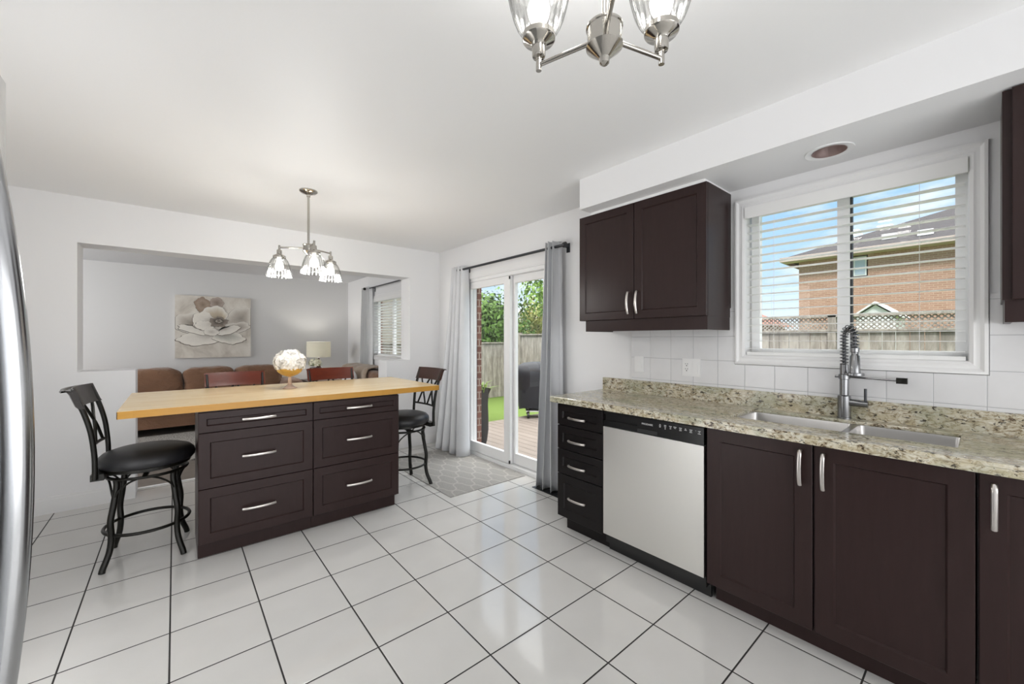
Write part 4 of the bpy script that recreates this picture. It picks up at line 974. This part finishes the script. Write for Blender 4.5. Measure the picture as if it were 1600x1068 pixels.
obj('top_rail', box((7.60, 7.68), (-8, 3.9), (1.645, 1.685)), 'fence_wood_y', t)
bm = bmesh.new(); y = -8.2
while y < 3.9:
    for sg in (1, -1):
        a = (y, 1.46) if sg > 0 else (y + .19, 1.46); b_ = (y + .19, 1.65) if sg > 0 else (y, 1.65)
        v_ = [bm.verts.new((7.645 + sg * .004, q, z)) for q, z in ((a[0] - .011, a[1]), (a[0] + .011, a[1]), (b_[0] + .011, b_[1]), (b_[0] - .011, b_[1]))]; f = bm.faces.new(v_)
    y += .06
r = bmesh.ops.extrude_face_region(bm, geom=bm.faces[:]); bmesh.ops.translate(bm, verts=[q for q in r['geom'] if isinstance(q, bmesh.types.BMVert)], vec=(.007, 0, 0))
obj('lattice', bm, 'fence_wood_y', t)

# barbecue under its cover
BQ = thing('barbecue_grill', 'barbecue grill under a black cover on the deck', 'grill', (5.23, 5.17, -.1), -d2r(40), None, world=False)
bm = bmesh.new(); secs = [(.17, .54, .24), (.30, .55, .25), (.62, .57, .26), (.72, .60, .28), (.80, .61, .28), (.87, .60, .27), (.93, .55, .22), (.98, .46, .15), (1.0, .3, .08)]
L = []
for z, a, c_ in secs:
    rg = []
    for k in range(40):
        th = 2 * PI * k / 40; cx, cy = math.cos(th), math.sin(th); p = 5; q = (abs(cx) ** p + abs(cy) ** p) ** (-1 / p)
        wob = (1 + .025 * math.sin(7 * th + 3 * z) + .02 * math.sin(13 * th)) if z < .7 else 1
        rg.append(bm.verts.new((cx * q * a * wob, cy * q * c_ * wob, z + (.02 * math.sin(5 * th) if z < .2 else 0))))
    L.append(rg)
for A, B in zip(L[:-1], L[1:]):
    for k in range(40): bm.faces.new((A[k], A[(k + 1) % 40], B[(k + 1) % 40], B[k]))
bm.faces.new(L[-1]); obj('cover', bm, 'cover_black', BQ, 60)
for a in (-1, 1):
    for c_ in (-1, 1): obj('leg', box((a * .38 - .02, a * .38 + .02), (c_ * .18 - .02, c_ * .18 + .02), (.06, .5)), 'black_metal', BQ)
    for c_ in (-1, 1):
        bm = bmesh.new(); tube(bm, [(a * .38 - .02, c_ * .18, .055), (a * .38 + .02, c_ * .18, .055)], .052, 18); obj('wheel', bm, 'black_plastic', BQ, 40)
obj('shelf', box((-.42, .42), (-.2, .2), (.12, .14)), 'siding_white', BQ)
# planter
PL = thing('planter', 'tall black curved planter beside the patio door outside', 'planter', (3.10, 4.32, -.1))
bm = bmesh.new(); prof = [(.05, -.1), (.07, -.02), (.085, .12), (.085, .28), (.078, .45), (.085, .58), (.115, .66), (.108, .66), (.078, .57), (.06, .55)]
rings = []
for r_, z in prof:
    rg = []
    for k in range(32):
        th = 2 * PI * k / 32; p = 4; cx, cy = math.cos(th), math.sin(th); q = (abs(cx) ** p + abs(cy) ** p) ** (-1 / p); rg.append(bm.verts.new((3.10 + cx * q * r_, 4.32 + cy * q * r_, z)))
    rings.append(rg)
for A, B in zip(rings[:-1], rings[1:]):
    for k in range(32): bm.faces.new((A[k], A[(k + 1) % 32], B[(k + 1) % 32], B[k]))
bm.faces.new(rings[0]); bm.faces.new(rings[-1]); obj('pot', bm, 'black_gloss', PL, 50)
bm = bmesh.new(); rr = random.Random(8)
for k in range(40):
    a = rr.uniform(0, 2 * PI); l = rr.uniform(.12, .34); p = Vector((3.10 + .06 * math.cos(a), 4.32 + .06 * math.sin(a), .55)); o_ = Vector((math.cos(a), math.sin(a), 0)); s_ = Vector((-math.sin(a), math.cos(a), 0)) * .008
    m1 = p + o_ * l * .35 + Vector((0, 0, l * .55)); e1 = p + o_ * l + Vector((0, 0, l * .6))
    bm.faces.new([bm.verts.new(q) for q in (p - s_, p + s_, m1 + s_, m1 - s_)]); bm.faces.new([bm.verts.new(q) for q in (m1 - s_, m1 + s_, e1)])
obj('plant', bm, 'leaf_pot', PL)

# trees beyond the fence
def tree(name, label, c, rad, zc, n, lm, seed, ls=.16, flat=1.0, gaps=0):
    t = thing(name, label, 'tree', (c[0], c[1], -.3)); r = random.Random(seed); bm = bmesh.new()
    lobes = [(Vector((c[0] + r.uniform(-.6, .6) * rad, c[1] + r.uniform(-.6, .6) * rad, zc + r.uniform(-.55, .6) * rad * flat)), rad * r.uniform(.38, .62)) for _ in range(16)]
    for i in range(n):
        lc, lr = lobes[r.randrange(len(lobes))]; q = Vector((r.gauss(0, 1), r.gauss(0, 1), r.gauss(0, 1))).normalized(); p = lc + q * lr * r.uniform(.72, 1.05)
        if gaps and math.sin(p.x * 3.1) * math.sin(p.y * 2.7 + 1) * math.sin(p.z * 3.3) > .30 - gaps: continue
        nrm = (q + Vector((r.uniform(-.8, .8), r.uniform(-.8, .8), r.uniform(-.3, .9)))).normalized(); a = nrm.cross(Vector((r.uniform(-1, 1), r.uniform(-1, 1), r.uniform(-1, 1)))).normalized(); b_ = nrm.cross(a); s = ls * r.uniform(.6, 1.2)
        bm.faces.new([bm.verts.new(x) for x in (p - a * s * .5, p + b_ * s * .26, p + a * s * .5, p - b_ * s * .26)])
    obj('foliage', bm, lm, t)
    bm = bmesh.new(); tube(bm, smoothpath([(c[0], c[1], -.3), (c[0] + .1, c[1], zc * .4), (c[0] - .05, c[1] + .1, zc)], 4), [.16 - .012 * i for i in range(9)], 10)
    for k in range(6):
        lc, lr = lobes[k]; tube(bm, [(c[0], c[1], zc * .55), tuple((Vector((c[0], c[1], zc * .7)) + lc) / 2), tuple(lc)], [.07, .045, .02], 6)
    obj('trunk', bm, 'bark', t, 60); return t
GT = 'trees beyond the fences'
tree('garden_tree', 'dense dark green bushy tree over the back fence, seen through the left door pane', (8.7, 11.6), 1.75, 1.5, 9000, 'leaf_dark', 12, .19)
tree('garden_tree', 'green tree with reddish leaves above the side fence, seen through the right door pane', (12.5, 12.9), 1.8, 1.3, 7000, 'leaf_red', 3, .22)
tree('garden_tree', 'loose airy tree with sky gaps high above the barbecue', (9.3, 8.9), 1.25, 2.75, 2600, 'leaf_mid', 4, .17, .5, .1)
# neighbour's house
NH = thing('house', 'brick house with grey hip roof seen through the kitchen window', 'house', (27, 0, -.3))
bm = bmesh.new(); holes(bm, (22.0, 22.3), (-8, 5.6), (-.3, 4.95), [(3.24, 3.66, 3.98, 4.78)]); bx(bm, (22.3, 32), (5.3, 5.6), (-.3, 4.95)); obj('wall', bm, 'brick_neighbour', NH)
bm = bmesh.new(); ex0, ex1, ey0, ey1, ez = 21.45, 33.3, -8.6, 6.15, 5.02; hh = (ex1 - ex0) / 2; pz = ez + .42 * hh
A = [bm.verts.new(q) for q in ((ex0, ey0, ez), (ex1, ey0, ez), (ex1, ey1, ez), (ex0, ey1, ez))]; r1 = bm.verts.new((ex0 + hh, ey1 - hh, pz)); r0 = bm.verts.new((ex0 + hh, ey0 + hh, pz))
for f in ((A[0], A[3], r1, r0), (A[3], A[2], r1), (A[2], A[1], r0, r1), (A[1], A[0], r0), (A[3], A[2], A[1], A[0])): bm.faces.new(f)
obj('roof', bm, 'shingles', NH)
bm = bmesh.new(); bx(bm, (21.40, 21.47), (ey0, ey1 + .05), (4.86, 5.06)); bx(bm, (21.47, 33), (ey1 - .02, ey1 + .05), (4.86, 5.06)); bx(bm, (21.47, 22.0), (ey0, ey1), (4.84, 4.88)); obj('eaves', bm, 'fascia_tan', NH)
wn = obj('window', box((22.0, 22.06), (3.20, 3.70), (3.94, 4.82)), 'siding_white', NH); obj('pane', box((21.985, 22.0), (3.29, 3.61), (4.03, 4.73)), mat('far_pane', '#aab4c2', .1).m, wn)
for y, s in ((2.6, 1.1), (1.55, .9)):
    bm = bmesh.new(); z0 = 5.02 + .42 * s
    bx(bm, (21.45 + s - .2, 21.45 + s + .2), (y - .22, y + .22), (z0 - .06, z0 + .16)); bev(bm, .03, 1); obj('roof_vent', bm, 'siding_white', NH)
bm = bmesh.new(); tube(bm, [(23.2, 4.3, 5.6), (23.2, 4.3, 6.9)], .06, 10); obj('vent_pipe', bm, 'dark_metal', NH, 60)
HS = thing('house', 'far low house with a red roof at the left of the kitchen window', 'house', (30, 18, -.3))
obj('wall', box((28, 34), (9.5, 26), (-.3, 2.2)), 'brick_neighbour', HS)
bm = bmesh.new(); P = [(27.5, 9.0, 2.2), (34.5, 9.0, 2.2), (34.5, 26.5, 2.2), (27.5, 26.5, 2.2)]; A = [bm.verts.new(p) for p in P]; a = bm.verts.new((31, 10.5, 3.25)); b_ = bm.verts.new((31, 25, 3.25))
for f in ((A[0], A[1], a), (A[1], A[2], b_, a), (A[2], A[3], b_), (A[3], A[0], a, b_), (A[0], A[3], A[2], A[1])): bm.faces.new(f)
obj('roof', bm, 'roof_red', HS)
H3 = thing('house', 'tan brick house seen through the blind of the living room window', 'house', (5.6, 15, -.3))
obj('wall', box((2.6, 8.2), (14, 18), (-.3, 5.2)), mat('brick_tan', '#9a9186', .9).m, H3)
obj('roof', box((2.2, 8.6), (13.6, 18.4), (5.2, 5.6), .05), 'shingles', H3)
for xw in (3.6, 5.4, 7.2): obj('window', box((xw - .5, xw + .5), (13.95, 14.05), (2.9, 4.2)), 'siding_white', H3)
SH = thing('shed', 'white gabled shed top just above the lattice fence', 'shed', (13, 2.2, -.3))
bm = bmesh.new(); pts = [(-.3), ]; A = []
for x in (12.6, 14.2):
    A.append([bm.verts.new(q) for q in ((x, 1.35, -.3), (x, 2.05, -.3), (x, 2.05, 1.85), (x, 1.7, 2.12), (x, 1.35, 1.85))])
bm.faces.new(A[0]); bm.faces.new(A[1])
for k in range(5): bm.faces.new((A[0][k], A[0][(k + 1) % 5], A[1][(k + 1) % 5], A[1][k]))
obj('wall', bm, 'siding_white', SH)
bm = bmesh.new()
for sg in (-1, 1):
    v_ = [(12.5, 1.7, 2.16), (14.3, 1.7, 2.16), (14.3, 1.7 + sg * .45, 1.81), (12.5, 1.7 + sg * .45, 1.81)]
    q0 = [bm.verts.new(q) for q in v_]; q1 = [bm.verts.new((q[0], q[1], q[2] + .04)) for q in v_]
    bm.faces.new(q0); bm.faces.new(q1)
    for k in range(4): bm.faces.new((q0[k], q0[(k + 1) % 4], q1[(k + 1) % 4], q1[k]))
obj('roof', bm, 'siding_white', SH)
